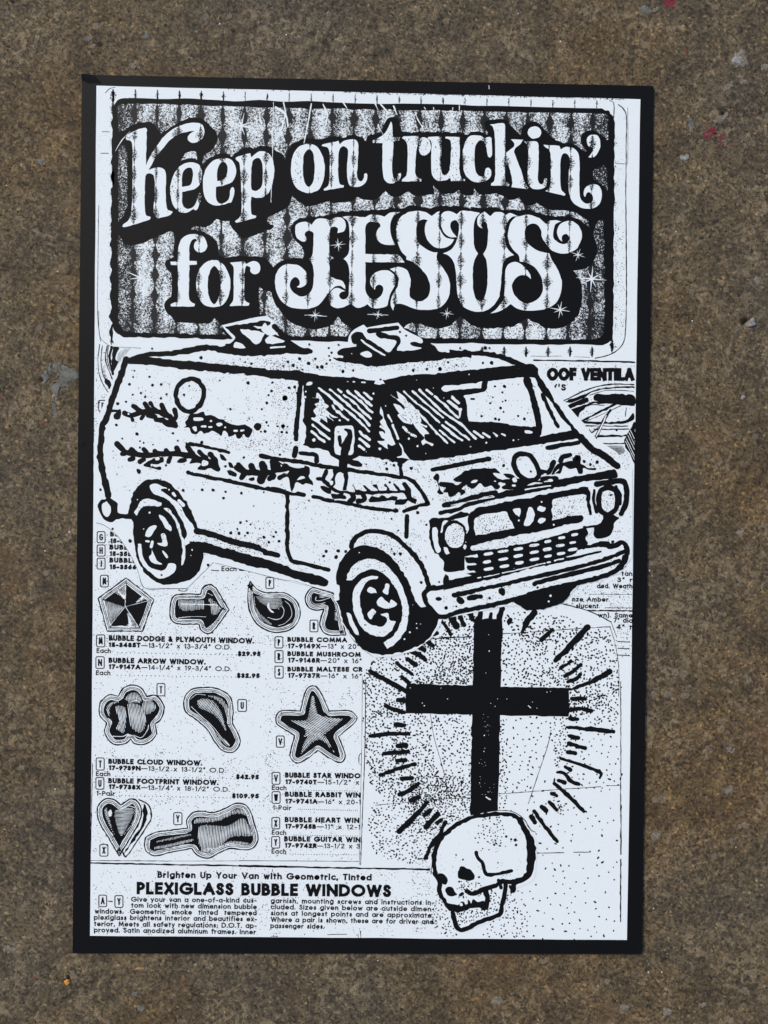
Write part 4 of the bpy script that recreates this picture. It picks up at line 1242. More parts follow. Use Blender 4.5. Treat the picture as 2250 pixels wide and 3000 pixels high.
t N 588,1170 1480,1183 58 4.0 BUBBLE MUSHROOM
t N 598,1250 985,1253 58 4.0 17-9148R
t N 990,1252 1490,1260 58 2.2 —20" x 16"
t N 588,1358 1500,1362 58 4.0 BUBBLE MALTESE CR
t N 598,1435 985,1438 58 4.0 17-9737R
t N 990,1438 1490,1446 58 2.2 —16" x 16"
t O 372,825 985,832 42 4.2 BUBBLE STAR WINDO
t O 377,878 630,881 38 4.2 17-9740T
t O 635,880 973,883 38 2.2 —15-1/2" x
t O 265,925 385,928 38 2.4 Each
t O 372,980 985,988 42 4.2 BUBBLE RABBIT WIN
t O 377,1035 637,1038 38 4.2 17-9741A
t O 640,1038 985,1043 38 2.2 —16" x 20-1
t O 275,1086 425,1089 38 2.4 1-Pair
t O 370,1186 975,1193 42 4.2 BUBBLE HEART WIN
t O 375,1238 625,1241 38 4.2 17-9745B
t O 630,1240 982,1245 38 2.2 —11" x 12-1
t O 265,1287 383,1290 38 2.4 Each
t O 365,1341 985,1350 42 4.2 BUBBLE GUITAR WIN
t O 372,1393 630,1396 38 4.2 17-9742R
t O 633,1396 980,1400 38 2.2 —13-1/2 x 3
t O 263,1440 383,1443 38 2.4 Each
t I 228,752 300,753 40 4.2 BU
t I 230,806 370,808 38 4.2 15-35
t I 222,857 410,862 40 4.2 BUBBL
t I 225,910 400,913 38 4.2 15-355
t I 222,963 440,967 40 4.2 BUBBLE
t I 225,1017 440,1020 38 4.2 15-3566
t I 1130,1032 1252,1034 38 2.4 Each
t M 612,1028 V:1075,498 52 4.4 Brighten Up Your Van with Geometric, Tinted
t M 443,1162 V:1232,632 100 7.6 PLEXIGLASS BUBBLE WINDOWS
t M 398,1222 1415,1231 40 2.7 Give your van a one-of-a-kind cus-
t M 398,1270 1417,1283 40 2.7 tom look with new dimension bubble
t M 103,1318 1415,1333 40 2.7 windows.  Geometric  smoke  tinted  tempered
t M 97,1368 1417,1382 40 2.7 plexiglass brightens interior and beautifies ex-
t M 97,1420 1415,1436 40 2.7 terior, Meets all safety regulations; D.O.T. ap-
t M 97,1470 1410,1487 40 2.7 proved. Satin anodized aluminum frames. Inner
t V 257,680 1580,696 40 2.7 garnish, mounting screws and instructions in-
t V 257,730 1580,748 40 2.7 cluded. Sizes given below are outside dimen-
t V 257,780 1575,800 40 2.7 sions at longest points and are approximate.
t V 257,832 1575,851 40 2.7 Where a pair is shown, these are for driver and
t V 254,883 692,889 40 2.7 passenger sides.
t K 1440,795 1528,795 38 2.7 tan
t K 1405,845 1530,845 38 2.7 3" r
t K 1240,895 1528,896 38 2.7 ded. Weath
t K 1040,1002 1335,1004 38 2.7 nze Amber
t K 1070,1055 1255,1057 38 2.7 slucent
t K 1250,1130 1530,1133 38 2.7 wn). Same
t K 1375,1172 1530,1175 38 2.7 7" dia
t K 1400,1226 1525,1229 38 2.7 4" t
t H 833,180 1544,183 104 9.5 OOF VENTILA
t H 862,260 990,262 52 4.4 V'S
@dotted_leader 3 each
. L 290,752 1250,770 29 4.5
. L 285,935 1245,950 29 4.5
. M 275,205 1240,225 29 4.5
. M 320,362 1205,380 29 4.5
. O 440,925 960,935 26 4
. O 480,1080 960,1092 30 4
. O 445,1290 960,1298 28 4
. O 415,1445 955,1450 26 4
. I 1050,1025 1110,1028 32 4
. K 1180,943 1520,945 33 4
. K 1310,1052 1520,1054 30 4
. K 1410,1325 1505,1330 40 4
. K 1410,1380 1505,1385 40 4
. K 1410,1435 1505,1440 40 4
@ruled_line 3 each
s L 2 787,225 790,250 848,250 850,222
s L 2 805,235 825,228
s M 3 212,1217 245,1220
s O 2 992,628 975,640 973,710 988,718
s I 3 1275,1022 1335,1026
s M 4.2 70,908 800,922 1659,938 V:0,378 V:800,394 V:1545,407
s M 1.6 70,888 700,892
s M 0.9 700,892 1659,890
s M 2 68,-2400 68,-1000
s M 1.6 85,100 78,500 68,890
s V 1.2 0,335 970,342
s V 1.6 715,935 875,932
s V 1.4 258,948 315,948
s V 1.6 965,930 968,965
s V 2 985,905 987,968
s O 2 1026,30 1020,600 1005,1000 985,1532
s O 0.9 1000,0 995,500 975,1530
@ink_specks 1 stuff
j L 100,100 1659,1650 1350
j M 90,20 1600,880 1200
j M 90,940 1659,1490 630
j O 200,20 980,1500 780
j V 130,410 1600,950 480
j I 90,700 450,1650 210
j I 90,1160 1659,1650 600
j H 780,60 1530,700 240
j F 80,480 210,1600 330
j K 1380,900 1520,1450 225
j E 660,1210 1490,1400 90
j E 1330,100 1410,1000 135
@cross 4
k Q 965,90! R:528,92! U:718,352! U:560,375 U:490,390! Q:938,1300 Q:950,800
k Q 412,612! R:300,632 R:1072,652! R:1068,885! Q:412,855!
@ray 3 each
s Q 13.4 120,515:.8 230,575 415,680
s Q 11.2 340,450 460,540
s Q 13.4 425,420 490,465
s Q 12.3 455,355 520,385 570,425
s Q 12.3 515,320 560,340
s Q 13.4 585,275 630,310
s Q 12.3 640,215 665,210
s Q 10.1 690,100 735,150 775,215
s Q 17.9 790,90 820,150
s Q 13.4 850,75 885,140
s Q 13.4 935,50 950,95
s Q 14.6 1015,40 1010,95
s Q 10.1 1100,50 1095,95
s Q 15.7 1190,10 1165,95
s Q 11.2 380,560 435,610
s Q 13.4 350,750 410,752
s Q 11.2 245,798 400,852
s Q 12.3 330,950 400,955
s Q 10.6 120,1040 250,1025 435,1022
s Q 13.4 345,1118 412,1118
s Q 11.2 235,1182 430,1165
s Q 11.2 340,1242 410,1238
s Q 10.6 205,1355 350,1305 485,1270
s Q 11.2 380,1388 460,1378
s Q 12.3 360,1515 440,1480 510,1430
s Q 12.3 450,1560 520,1535
s O 14.6 1300,1260 1400,1160 1525,1025:.7
s O 11.2 1505,1130 1550,1090
s O 14.6 1515,1225 1610,1120
s O 11.2 1605,1190 1640,1170
s U 11.2 130,730 170,640 240,540 290,440
s U 2.2 65,738 112,735
s U 4.5 0,820 160,822
s R 16.8 690,200:.5 720,130 790,40
s R 13.4 585,115 595,100
s R 12.3 845,260 935,180
s R 16.8 960,430:.7 1080,310 1220,160
s R 10.1 1005,490 1085,435
s R 11.2 1035,555 1100,520 1165,460
s R 10.1 1060,600 1140,570 1160,540
s R 15.7 1080,665:.4 1250,600:.8 1400,520
s R 12.3 1095,738 1195,738
s R 12.3 1085,825 1170,822 1250,835
s R 10.1 1080,900 1140,903
s R 12.3 1050,970:.7 1250,985 1430,1008
s R 11.2 1075,1045 1145,1055
s R 11.2 1070,1100 1200,1140
s R 11.2 1060,1170 1120,1180
s R 10.1 1000,1220:.7 1230,1295 1330,1345 1320,1380:.7
s R 10.1 1040,1290 1080,1315
s R 11.2 975,1335:.6 1030,1340 1080,1400 1150,1430
s R 10.1 985,1400 1035,1415
s R 10.1 950,1425 1080,1540 1190,1650
s R 10.1 930,1505 970,1525
s R 10.1 910,1575 970,1640
s R 12.3 850,1615 885,1645
s U 12.3 1070,315 1105,348
s U 12.3 985,395 1015,440
s U 10.6 1010,350 1100,480 1195,595
@thin_line 3 each
s Q 1.4 610,860 640,1050 700,1260 770,1545
s R 1.6 925,990 900,1110 840,1290 740,1590
s Q 1.4 165,1600 400,1580 590,1560
s Q 1.6 620,1555 920,1540
s R 1.6 500,1510 700,1495 900,1480 1330,1450
s R 1.6 1370,1443 1480,1440
s Q 2.2 610,255 780,245 940,235
s Q 1.6 860,325 960,280
s R 2 530,212 690,205
s R 2 760,200 870,190 1150,170 1400,155
s R 1.8 1400,150 1440,280 1470,450 1475,600 1473,720
s R 2.2 1488,600 1490,1000 1488,1659
s U 3.2 1712,300 1711,700
s U 3.2 1710,740 1709,1245
s U 2 1035,690 1250,685
s U 2 1330,682 1465,682
s R 2.2 20,240 280,240
@cross_flecks 6 stuff
S R 2 740,795 760,812
S U 4 620,235 655,255
D Q 750,740,4 1087,352,5 1083,220,3 447,650,4 545,773,4 562,795,5 697,652,3 1555,685,4 1584,679,3 1437,765,3 1475,815,3 1230,740,3 1155,740,3 1100,775,3 1135,800,3 1048,1035,5 1060,530,3 1045,1165,4 1052,1140,3
J Q 1000,1200 1130,1560 24
J Q 1000,850 1140,1160 12
@stipple 2 stuff
f Q 2.1 11.5 175,410 600,250 950,240! 960,620! 412,610! 120,510
f Q 2.0 16 600,260 940,130 940,500 600,520
f Q 2.1 10.5 90,500 410,690! 410,850 90,860!
f Q 2.0 9.5 660,520 950,380 950,620! 420,610!
f Q 2.1 10.5 90,860 560,860 640,1200 760,1540! 500,1600 160,1480 90,1200
f Q 2.0 13 640,870 940,870! 935,1200 930,1540! 760,1540! 680,1200
f O 1.9 12 1100,1020 1659,1000! 1659,1180! 1500,1500 1100,1430
f R 2.2 14 530,60 1000,60 1200,160 860,180 540,200!
f R 2.1 10 560,215! 940,190 1000,400 1060,640! 840,640! 830,330
f R 2.1 13 530,230 830,300 840,640! 525,630!
f R 2.2 11.5 940,190! 1390,170! 1470,450 1475,700 1080,880 1060,640 1000,400
f R 2.1 14 1080,650 1475,720! 1470,960! 1090,960!
f R 2.0 22 1090,960 1475,960! 1475,1440 1100,1440
f R 2.0 12 920,900 1060,890! 1060,1100 950,1450 1060,1659 930,1659 960,1300
f R 2.0 22 530,890 920,890! 930,1000 760,1500! 510,1500!
f R 1.9 13 515,890 570,890! 560,1640 500,1640!
f U 2.0 32 740,160 1400,130 1659,300 1659,1370! 700,1370 780,1000 1030,850
f U 1.8 14 700,1000 900,980 980,1370! 560,1370! 700,1200
f U 1.8 12 230,1000 420,1370! 190,1320
f Q 2.2 13 690,110 1000,60 960,230 700,240
j U 20,440 250,1350 300
f U 1.9 9 20,100 480,100 480,360 300,460 60,520
@skull 8
W U 178,860 195,680! 215,620 250,555 350,470 500,385 530,375! 720,345! 860,365 960,480 1030,600! 1025,780 1005,900 900,960 800,1000 770,1200! 430,1335! 350,1290! 300,1150 220,1000
s U 12.3 210,850 197,760 215,650 262,560 350,480 500,402 620,380 760,372 850,388 905,440
s U 15.7 890,420 935,500 965,560:1.3 985,640:1.6 982,760:1.5 968,850:1.2 920,900 850,930 835,990
s U 2.0 530,380 620,355 760,345 850,360 930,420 980,500 1020,520
s U 1.6 175,860 190,680 215,600
s U 12.3 205,850 245,930 240,1000 285,1080 330,1140
k U 300,1090 335,1110 400,1100 415,1080 440,1085 450,1105 470,1100 470,1065 490,1075 500,1100 515,1065 550,1085 600,1075 620,1100 610,1010! 600,1005! 640,990! 645,1010 640,1100 625,1150 590,1155 560,1130 500,1140 415,1170 350,1165 310,1150
w U 410,1095 425,1092 428,1115 410,1115
s U 12.3 460,1000 520,1015 590,985 700,950 740,920 850,925
s U 9.0 720,910 740,970
s U 12.3 780,950 765,1050 745,1120 735,1180 560,1250 430,1312 385,1290 365,1230 345,1170
s U 13.4 615,1000 630,1060 620,1130
s U 6.7 815,955 830,990
s U 9.0 540,685 555,730 590,770 605,830 630,865 720,855 825,832
k U 395,830 415,800 460,810 500,830 530,880 520,908 460,910 400,890 388,860
k U 225,855 265,852 300,890 312,920 290,945 250,925
k U 288,990 310,965 345,970 365,1005 385,1025 350,1035 310,1030
s U 7.8 410,1030 428,1018
d U 783,557,11 823,578,10 857,583,14 862,623,12 432,742,9 685,622,10 562,884,9 403,920,9 377,705,7 440,940,6 643,662,6 716,768,7 592,653,6 555,603,7 533,568,7
f U 1.8 12 590,400 740,400 740,630 560,560
f U 1.8 10 400,910 600,950 470,990 380,980
f U 1.8 9 370,1190 600,1140 720,1150 560,1220 400,1280!
f U 1.8 12 640,1000 740,980 740,1150 640,1160
f U 1.8 10 300,1050 600,1040 600,1000 430,1040
j U 240,500 930,900 90


"""

# ------------------------------------------------------------------ materials
MATS = {}
class NT:
    def __init__(self, name):
        self.mat = bpy.data.materials.new(name)
        self.mat.use_nodes = True
        self.t = self.mat.node_tree
        self.b = self.t.nodes['Principled BSDF']
        self.geo = self.t.nodes.new('ShaderNodeTexCoord').outputs['Object']
    def node(self, kind, **kw):
        n = self.t.nodes.new(kind)
        for k, v in kw.items():
            if k in n.inputs:
                if hasattr(v, 'is_linked') or hasattr(v, 'links'):
                    self.t.links.new(v, n.inputs[k])
                else:
                    n.inputs[k].default_value = v
            else:
                setattr(n, k, v)
        return n
    def m(self, op, a, b=None, c=None, clamp=False):
        n = self.t.nodes.new('ShaderNodeMath')
        n.operation = op
        n.use_clamp = clamp
        for i, v in enumerate((a, b, c)):
            if v is None:
                continue
            if isinstance(v, (int, float)):
                n.inputs[i].default_value = v
            else:
                self.t.links.new(v, n.inputs[i])
        return n.outputs[0]
    def noise(self, scale, detail=2, rough=.5, dist=0.0, vec=None):
        n = self.t.nodes.new('ShaderNodeTexNoise')
        n.inputs['Scale'].default_value = scale
        n.inputs['Detail'].default_value = detail
        n.inputs['Roughness'].default_value = rough
        n.inputs['Distortion'].default_value = dist
        self.t.links.new(vec or self.geo, n.inputs['Vector'])
        return n.outputs['Fac']
    def ramp(self, fac, stops, interp='LINEAR'):
        n = self.t.nodes.new('ShaderNodeValToRGB')
        r = n.color_ramp
        r.interpolation = interp
        while len(r.elements) < len(stops):
            r.elements.new(0.5)
        for e, (p, c) in zip(r.elements, stops):
            e.position = p
            e.color = (*c, 1) if len(c) == 3 else c
        self.t.links.new(fac, n.inputs[0])
        return n.outputs[0]
    def mix(self, f, a, b):
        n = self.t.nodes.new('ShaderNodeMix')
        n.data_type = 'RGBA'
        for sock, v in ((0, f), (6, a), (7, b)):
            if isinstance(v, (int, float)):
                n.inputs[sock].default_value = v
            elif isinstance(v, tuple):
                n.inputs[sock].default_value = (*v, 1)
            else:
                self.t.links.new(v, n.inputs[sock])
        return n.outputs[2]
    def col(self, v):
        if isinstance(v, tuple):
            self.b.inputs['Base Color'].default_value = (*v, 1)
        else:
            self.t.links.new(v, self.b.inputs['Base Color'])
    def bump(self, h, strength, dist):
        n = self.t.nodes.new('ShaderNodeBump')
        n.inputs['Strength'].default_value = strength
        n.inputs['Distance'].default_value = dist
        self.t.links.new(h, n.inputs['Height'])
        self.t.links.new(n.outputs[0], self.b.inputs['Normal'])
    def rough(self, r, spec=.5):
        self.b.inputs['Roughness'].default_value = r
        self.b.inputs['Specular IOR Level'].default_value = spec

WHITE = (0.80, 0.845, 0.83)
BLACK = (0.0052, 0.0050, 0.0049)

m = NT("black_board")
fib = m.noise(2600, 3, .6)
m.col(m.ramp(fib, [(.3, (.0030, .0030, .0030)), (.7, (.0075, .0072, .0070))]))
m.rough(.45, .13)
m.bump(fib, .2, .00012)
MATS['K'] = m.mat

m = NT("white_ink")
g = m.noise(1500, 3, .6)
m.col(m.ramp(g, [(.25, (.765, .805, .79)), (.75, (.82, .865, .85))]))
m.rough(.62, .3)
m.bump(g, .25, .0001)
MATS['P'] = m.mat

# the ribbed cloth behind the sticker: columns of diamonds, photocopied to black and white grain
def curtain(nt):
    sep = nt.t.nodes.new('ShaderNodeSeparateXYZ')
    nt.t.links.new(nt.geo, sep.inputs[0])
    x, y = sep.outputs[0], sep.outputs[1]
    xr = nt.m('ADD', nt.m('MULTIPLY', x, COL_CX), nt.m('MULTIPLY', y, COL_CY))
    yr = nt.m('SUBTRACT', nt.m('MULTIPLY', y, COL_CX), nt.m('MULTIPLY', x, COL_CY))
    u = nt.m('DIVIDE', nt.m('SUBTRACT', xr, COL_X0), COL_DX)
    fr = nt.m('SUBTRACT', u, nt.m('ROUND', u))
    d = nt.m('MULTIPLY', nt.m('ABSOLUTE', fr), 2.0)          # 0 on a column, 1 half way between
    v = nt.m('DIVIDE', nt.m('SUBTRACT', yr, COL_Y0), COL_DY)
    fv = nt.m('MULTIPLY', nt.m('ABSOLUTE', nt.m('SUBTRACT', v, nt.m('ROUND', v))), 2.0)   # 0 at a pinch, 1 at the widest
    return d, fv

_c0 = plane(280 + 315 * .36166, 300 + 400 * .36166)
_c1 = plane(1300 + 1030 * .36166, 250 + 400 * .36166)
COL_N = 19
_k0 = plane(280 + 305 * .36166, 300 + 1200 * .36166)
_ang = math.atan2(_k0[0] - _c0[0], _c0[1] - _k0[1])          # lean of a column
COL_CX, COL_CY = math.cos(_ang), math.sin(_ang)
def _rx(p):
    return p[0] * COL_CX + p[1] * COL_CY
def _ry(p):
    return p[1] * COL_CX - p[0] * COL_CY
COL_X0 = _rx(_c0)
_w = _rx(_c1) - _rx(_c0)
COL_DX = _w / round(_w / (64.2 * PXM))
COL_Y0 = _ry(plane(280 + 1030 * .36166, 300 + 190 * .36166))
COL_DY = 58.5 * PXM

m = NT("ribbed_cloth_print")
d, fv = curtain(m)
grain = m.noise(1250, 3, .9, .4)
cloud = m.noise(60, 4, .65)
cl2 = m.noise(95, 2, .6)
wv = m.m('ADD', .07, m.m('MULTIPLY', m.m('POWER', fv, 1.3), m.m('MULTIPLY', m.m('SUBTRACT', cl2, .20, None, True), 1.2)))
dark = m.m('SUBTRACT', 1.0, m.m('DIVIDE', d, m.m('ADD', wv, .0), None), clamp=True)      # spindle core
halo = m.m('MULTIPLY', m.m('SUBTRACT', 1.0, d), .085)
thr = m.m('ADD', m.m('ADD', .462, m.m('MULTIPLY', m.m('SUBTRACT', cloud, .5), -.34)), m.m('ADD', m.m('MULTIPLY', dark, .33), halo))
sepx = m.t.nodes.new('ShaderNodeSeparateXYZ')
m.t.links.new(m.geo, sepx.inputs[0])
XL = plane(347, 600)[0]
XR = plane(1768, 600)[0]
edge = m.m('SUBTRACT', 1.0, m.m('DIVIDE', m.m('MINIMUM', m.m('SUBTRACT', sepx.outputs[0], XL), m.m('SUBTRACT', XR, sepx.outputs[0])), .012), clamp=True)
thr = m.m('ADD', thr, m.m('MULTIPLY', edge, .10))
ink = m.m('GREATER_THAN', grain, thr)
m.col(m.mix(ink, BLACK, WHITE))
m.rough(.58, .35)
MATS['H'] = m.mat

m = NT("letter_ink")
d, fv = curtain(m)
grain = m.noise(1700, 3, .8, .6)
cloud = m.noise(45, 2, .5)
wv = m.m('ADD', .015, m.m('MULTIPLY', fv, m.m('MULTIPLY', m.m('SUBTRACT', cloud, .25, None, True), 1.7)))
core = m.m('SUBTRACT', 1.0, m.m('DIVIDE', d, wv), clamp=True)
thr = m.m('ADD', .40, m.m('MULTIPLY', core, .20))
thr = m.m('MULTIPLY', thr, m.m('GREATER_THAN', core, .001))
ink = m.m('GREATER_THAN', grain, thr)
m.col(m.mix(ink, BLACK, WHITE))
m.rough(.6, .3)
MATS['L'] = m.mat

# ------------------------------------------------------------------ helpers for the ground
def value_noise(xx, yy, scale, seed):
    r = np.random.default_rng(seed).random((256, 256))
    fx, fy = xx * scale, yy * scale
    ix, iy = np.floor(fx).astype(int), np.floor(fy).astype(int)
    u, v = fx - ix, fy - iy
    u = u * u * (3 - 2 * u)
    v = v * v * (3 - 2 * v)
    a = r[ix % 256, iy % 256]
    b = r[(ix + 1) % 256, iy % 256]
    c = r[ix % 256, (iy + 1) % 256]
    e = r[(ix + 1) % 256, (iy + 1) % 256]
    return (a * (1 - u) + b * u) * (1 - v) + (c * (1 - u) + e * u) * v - 0.5

def ground_px(x, y):
    return plane(x, y, 0.0)

# ------------------------------------------------------------------ the concrete floor
xs = np.concatenate([-np.geomspace(3.0, .235, 26)[:-1], np.arange(-.235, .2351, .0011), np.geomspace(.235, 3.0, 26)[1:]])
ys = np.concatenate([-np.geomspace(3.0, .295, 26)[:-1], np.arange(-.295, .2951, .0011), np.geomspace(.295, 3.0, 26)[1:]])
nx, ny = len(xs), len(ys)
gx, gy = np.meshgrid(xs, ys, indexing='ij')
gz = (value_noise(gx, gy, 18, 1) * .0010 + value_noise(gx, gy, 70, 2) * .0005 + value_noise(gx, gy, 210, 3) * .00035 + value_noise(gx, gy, 520, 4) * .00030)
# round pits left by air bubbles, and a few deep ones traced from the photograph
PITS = [(2188, 943, 13, .004), (2038, 0, 0, 0), (1911, 1003, 6, .002), (1962, 1054, 6, .0015), (2120, 330, 7, .002), (1990, 450, 6, .0015), (168, 2868, 8, .0015),
        (120, 1115, 9, .002), (37, 6, 7, .002), (350, 57, 6, .002), (295, 130, 9, .0015), (2217, 210, 5, .002), (2045, 2795, 5, .001), (2040, 2480, 6, .002), (2220, 2480, 6, .0015),
        (1780, 65, 0, 0), (690, 95, 9, .0015), (205, 1060, 10, .0012), (2030, 1085, 5, .0012), (2080, 1085, 7, .0012), (36, 1170, 6, .0015), (2165, 1150, 9, .001)]
for _ in range(260):
    PITS.append((random.uniform(-60, 2310), random.uniform(-60, 3060), random.choice((3.5, 4, 4.5, 5, 6)), random.uniform(.0006, .0014)))
for (px, py, pr, dep) in PITS:
    if pr <= 0:
        continue
    cx_, cy_ = ground_px(px, py)
    rr = pr * PXM
    i0, i1 = np.searchsorted(xs, [cx_ - rr * 1.6 - .001, cx_ + rr * 1.6 + .001])
    j0, j1 = np.searchsorted(ys, [cy_ - rr * 1.6 - .001, cy_ + rr * 1.6 + .001])
    sub = np.hypot(gx[i0:i1, j0:j1] - cx_, (gy[i0:i1, j0:j1] - cy_) * random.uniform(.8, 1.3))
    gz[i0:i1, j0:j1] -= dep * np.clip(1.25 - sub / rr, 0, 1)
far = np.clip((np.maximum(np.abs(gx) - .3, np.abs(gy) - .36)) / .3, 0, 1)
gz = gz * (1 - far)
gz -= .0005
# flat under the board so that it lies on the floor
under = np.minimum(gz, -.00005)
hit = (np.abs(gx) < .1435) & (np.abs(gy) < .2185)
gz = np.where(hit, under, gz)
gverts = np.stack([gx, gy, gz], -1).reshape(-1, 3).astype(np.float32)
ii, jj = np.meshgrid(np.arange(nx - 1), np.arange(ny - 1), indexing='ij')
q0 = (ii * ny + jj).ravel()
faces = np.stack([q0, q0 + ny, q0 + ny + 1, q0 + 1], -1).astype(np.int32)
me = bpy.data.meshes.new("ground")
me.vertices.add(len(gverts))
me.vertices.foreach_set('co', gverts.ravel())
me.loops.add(faces.size)
me.loops.foreach_set('vertex_index', faces.ravel())
me.polygons.add(len(faces))
me.polygons.foreach_set('loop_start', np.arange(0, faces.size, 4, dtype=np.int32))
me.update(calc_edges=True)
me.shade_smooth()
ground = bpy.data.objects.new("ground", me)
col.objects.link(ground)
ground['kind'] = 'structure'
ground['label'] = 'worn brown-grey concrete floor with pits and pale grit'

m = NT("concrete")
mp = m.t.nodes.new('ShaderNodeMapping')
mp.inputs['Rotation'].default_value = (0, 0, .5)
mp.inputs['Scale'].default_value = (1, 1.0, 1)
m.t.links.new(m.geo, mp.inputs[0])
V = mp.outputs[0]
big = m.noise(7, 3, .55, 0, V)
mid = m.noise(55, 5, .62, .4, V)
fine = m.noise(300, 6, .80, .3, V)
sand = m.noise(1500, 2, .6, 0, V)
base = m.ramp(big, [(.36, (.098, .077, .050)), (.50, (.112, .082, .044)), (.64, (.120, .078, .034))])
dirt = m.ramp(mid, [(.32, (.62, .61, .62)), (.46, (.92, .92, .92)), (.55, (1.06, 1.06, 1.06)), (.68, (1.35, 1.33, 1.28))])
mul = m.t.nodes.new('ShaderNodeMix'); mul.data_type = 'RGBA'; mul.blend_type = 'MULTIPLY'; mul.inputs[0].default_value = 1
m.t.links.new(base, mul.inputs[6]); m.t.links.new(dirt, mul.inputs[7])
c = mul.outputs[2]
grn = m.noise(760, 4, .85, .15, V)
gsum = m.m('ADD', m.m('MULTIPLY', grn, .62), m.m('MULTIPLY', fine, .38))
grit = m.ramp(gsum, [(.385, (.14, .12, .10)), (.44, (.66, .64, .60)), (.50, (.98, .97, .94)), (.59, (1.7, 1.65, 1.5))])
mul2 = m.t.nodes.new('ShaderNodeMix'); mul2.data_type = 'RGBA'; mul2.blend_type = 'MULTIPLY'; mul2.inputs[0].default_value = 1
m.t.links.new(c, mul2.inputs[6]); m.t.links.new(grit, mul2.inputs[7])
c = mul2.outputs[2]
# single sand grains, each its own tone
vg = m.t.nodes.new('ShaderNodeTexVoronoi'); vg.inputs['Scale'].default_value = 820; m.t.links.new(V, vg.inputs['Vector'])
sepg = m.t.nodes.new('ShaderNodeSeparateColor'); m.t.links.new(vg.outputs['Color'], sepg.inputs[0])
gt = m.ramp(sepg.outputs[0], [(.0, (.45, .44, .42)), (.35, (.86, .86, .86)), (.75, (1.06, 1.05, 1.04)), (.93, (1.35, 1.33, 1.28)), (1, (2.2, 2.1, 1.9))])
mul3 = m.t.nodes.new('ShaderNodeMix'); mul3.data_type = 'RGBA'; mul3.blend_type = 'MULTIPLY'; mul3.inputs[0].default_value = 1
m.t.links.new(c, mul3.inputs[6]); m.t.links.new(gt, mul3.inputs[7])
c = mul3.outputs[2]
# pale scuffed clusters
pat = m.noise(34, 5, .75, .6, V)
brk = m.noise(240, 5, .78, .5, V)
pf = m.m('MULTIPLY', m.m('MULTIPLY', m.m('SUBTRACT', pat, .455), 7.0, None, True), m.m('MULTIPLY', m.m('SUBTRACT', brk, .505), 14.0, None, True), None, True)
c = m.mix(m.m('MULTIPLY', pf, .72), c, m.ramp(sand, [(.35, (.20, .150, .085)), (.6, (.36, .275, .165))]))
# tan flat grit grains
vo = m.t.nodes.new('ShaderNodeTexVoronoi'); vo.inputs['Scale'].default_value = 260; m.t.links.new(V, vo.inputs['Vector'])
sepc = m.t.nodes.new('ShaderNodeSeparateColor'); m.t.links.new(vo.outputs['Color'], sepc.inputs[0])
gr = m.m('MULTIPLY', m.m('GREATER_THAN', sepc.outputs[0], .95), m.m('LESS_THAN', vo.outputs['Distance'], m.m('MULTIPLY', sepc.outputs[1], .42)))
c = m.mix(m.m('MULTIPLY', gr, .7), c, m.ramp(sepc.outputs[2], [(0, (.20, .15, .10)), (.5, (.26, .20, .13)), (.8, (.17, .15, .12)), (1, (.15, .06, .025))]))
# black pin holes
vh = m.t.nodes.new('ShaderNodeTexVoronoi'); vh.inputs['Scale'].default_value = 330; m.t.links.new(V, vh.inputs['Vector'])
seph = m.t.nodes.new('ShaderNodeSeparateColor'); m.t.links.new(vh.outputs['Color'], seph.inputs[0])
hole = m.m('MULTIPLY', m.m('GREATER_THAN', seph.outputs[0], .72), m.m('LESS_THAN', vh.outputs['Distance'], m.m('ADD', .07, m.m('MULTIPLY', seph.outputs[1], .17))))
c = m.mix(m.m('MULTIPLY', hole, .85), c, (.02, .015, .01))
# rusty brown stains
st = m.noise(24, 4, .6, .5, V)
sf = m.m('MULTIPLY', m.m('MULTIPLY', m.m('SUBTRACT', st, .60), 8.0, None, True), .45)
c = m.mix(sf, c, (.15, .075, .03))
# tiny quartz sparkles
vs = m.t.nodes.new('ShaderNodeTexVoronoi'); vs.inputs['Scale'].default_value = 520; m.t.links.new(V, vs.inputs['Vector'])
seps = m.t.nodes.new('ShaderNodeSeparateColor'); m.t.links.new(vs.outputs['Color'], seps.inputs[0])
sp = m.m('MULTIPLY', m.m('GREATER_THAN', seps.outputs[0], .996), m.m('LESS_THAN', vs.outputs['Distance'], .17))
c = m.mix(sp, c, (.85, .85, .82))
m.col(c)
m.rough(.72, .35)
hgt = m.m('ADD', m.m('MULTIPLY', fine, 1.0), m.m('ADD', m.m('MULTIPLY', sand, .35), m.m('MULTIPLY', hole, -1.2)))
m.bump(hgt, 1.0, .0010)
ground.data.materials.append(m.mat)

# ------------------------------------------------------------------ things set in, or stuck to, the floor
def simple_mat(name, c1, c2, scale=900, rough=.6, spec=.4, bump=.4):
    q = NT(name)
    n = q.noise(scale, 5, .8)
    q.col(q.ramp(n, [(.40, c1), (.62, c2)]))
    q.rough(rough, spec)
    q.bump(n, 1.0, .0009)
    return q.mat
M_RED = simple_mat("red_paint", (.09, .02, .02), (.36, .018, .045), 1500, .6)
M_GREY = simple_mat("grey_mortar", (.10, .10, .082), (.20, .195, .16), 300, .85)
M_PALE = simple_mat("pale_stone", (.12, .10, .07), (.33, .28, .21), 900, .7)
M_WHITE = simple_mat("white_stone", (.16, .15, .13), (.46, .44, .40), 900, .35, .6)
M_TAN = simple_mat("tan_stone", (.13, .095, .058), (.29, .22, .135), 900, .7)
M_RUST = simple_mat("rust_stone", (.12, .04, .015), (.22, .08, .03), 600, .7)
M_ORANGE = simple_mat("orange_crumb", (.75, .25, .03), (.95, .48, .08), 900, .5)
M_DARK = simple_mat("dark_scrap", (.012, .010, .008), (.04, .03, .02), 900, .7)

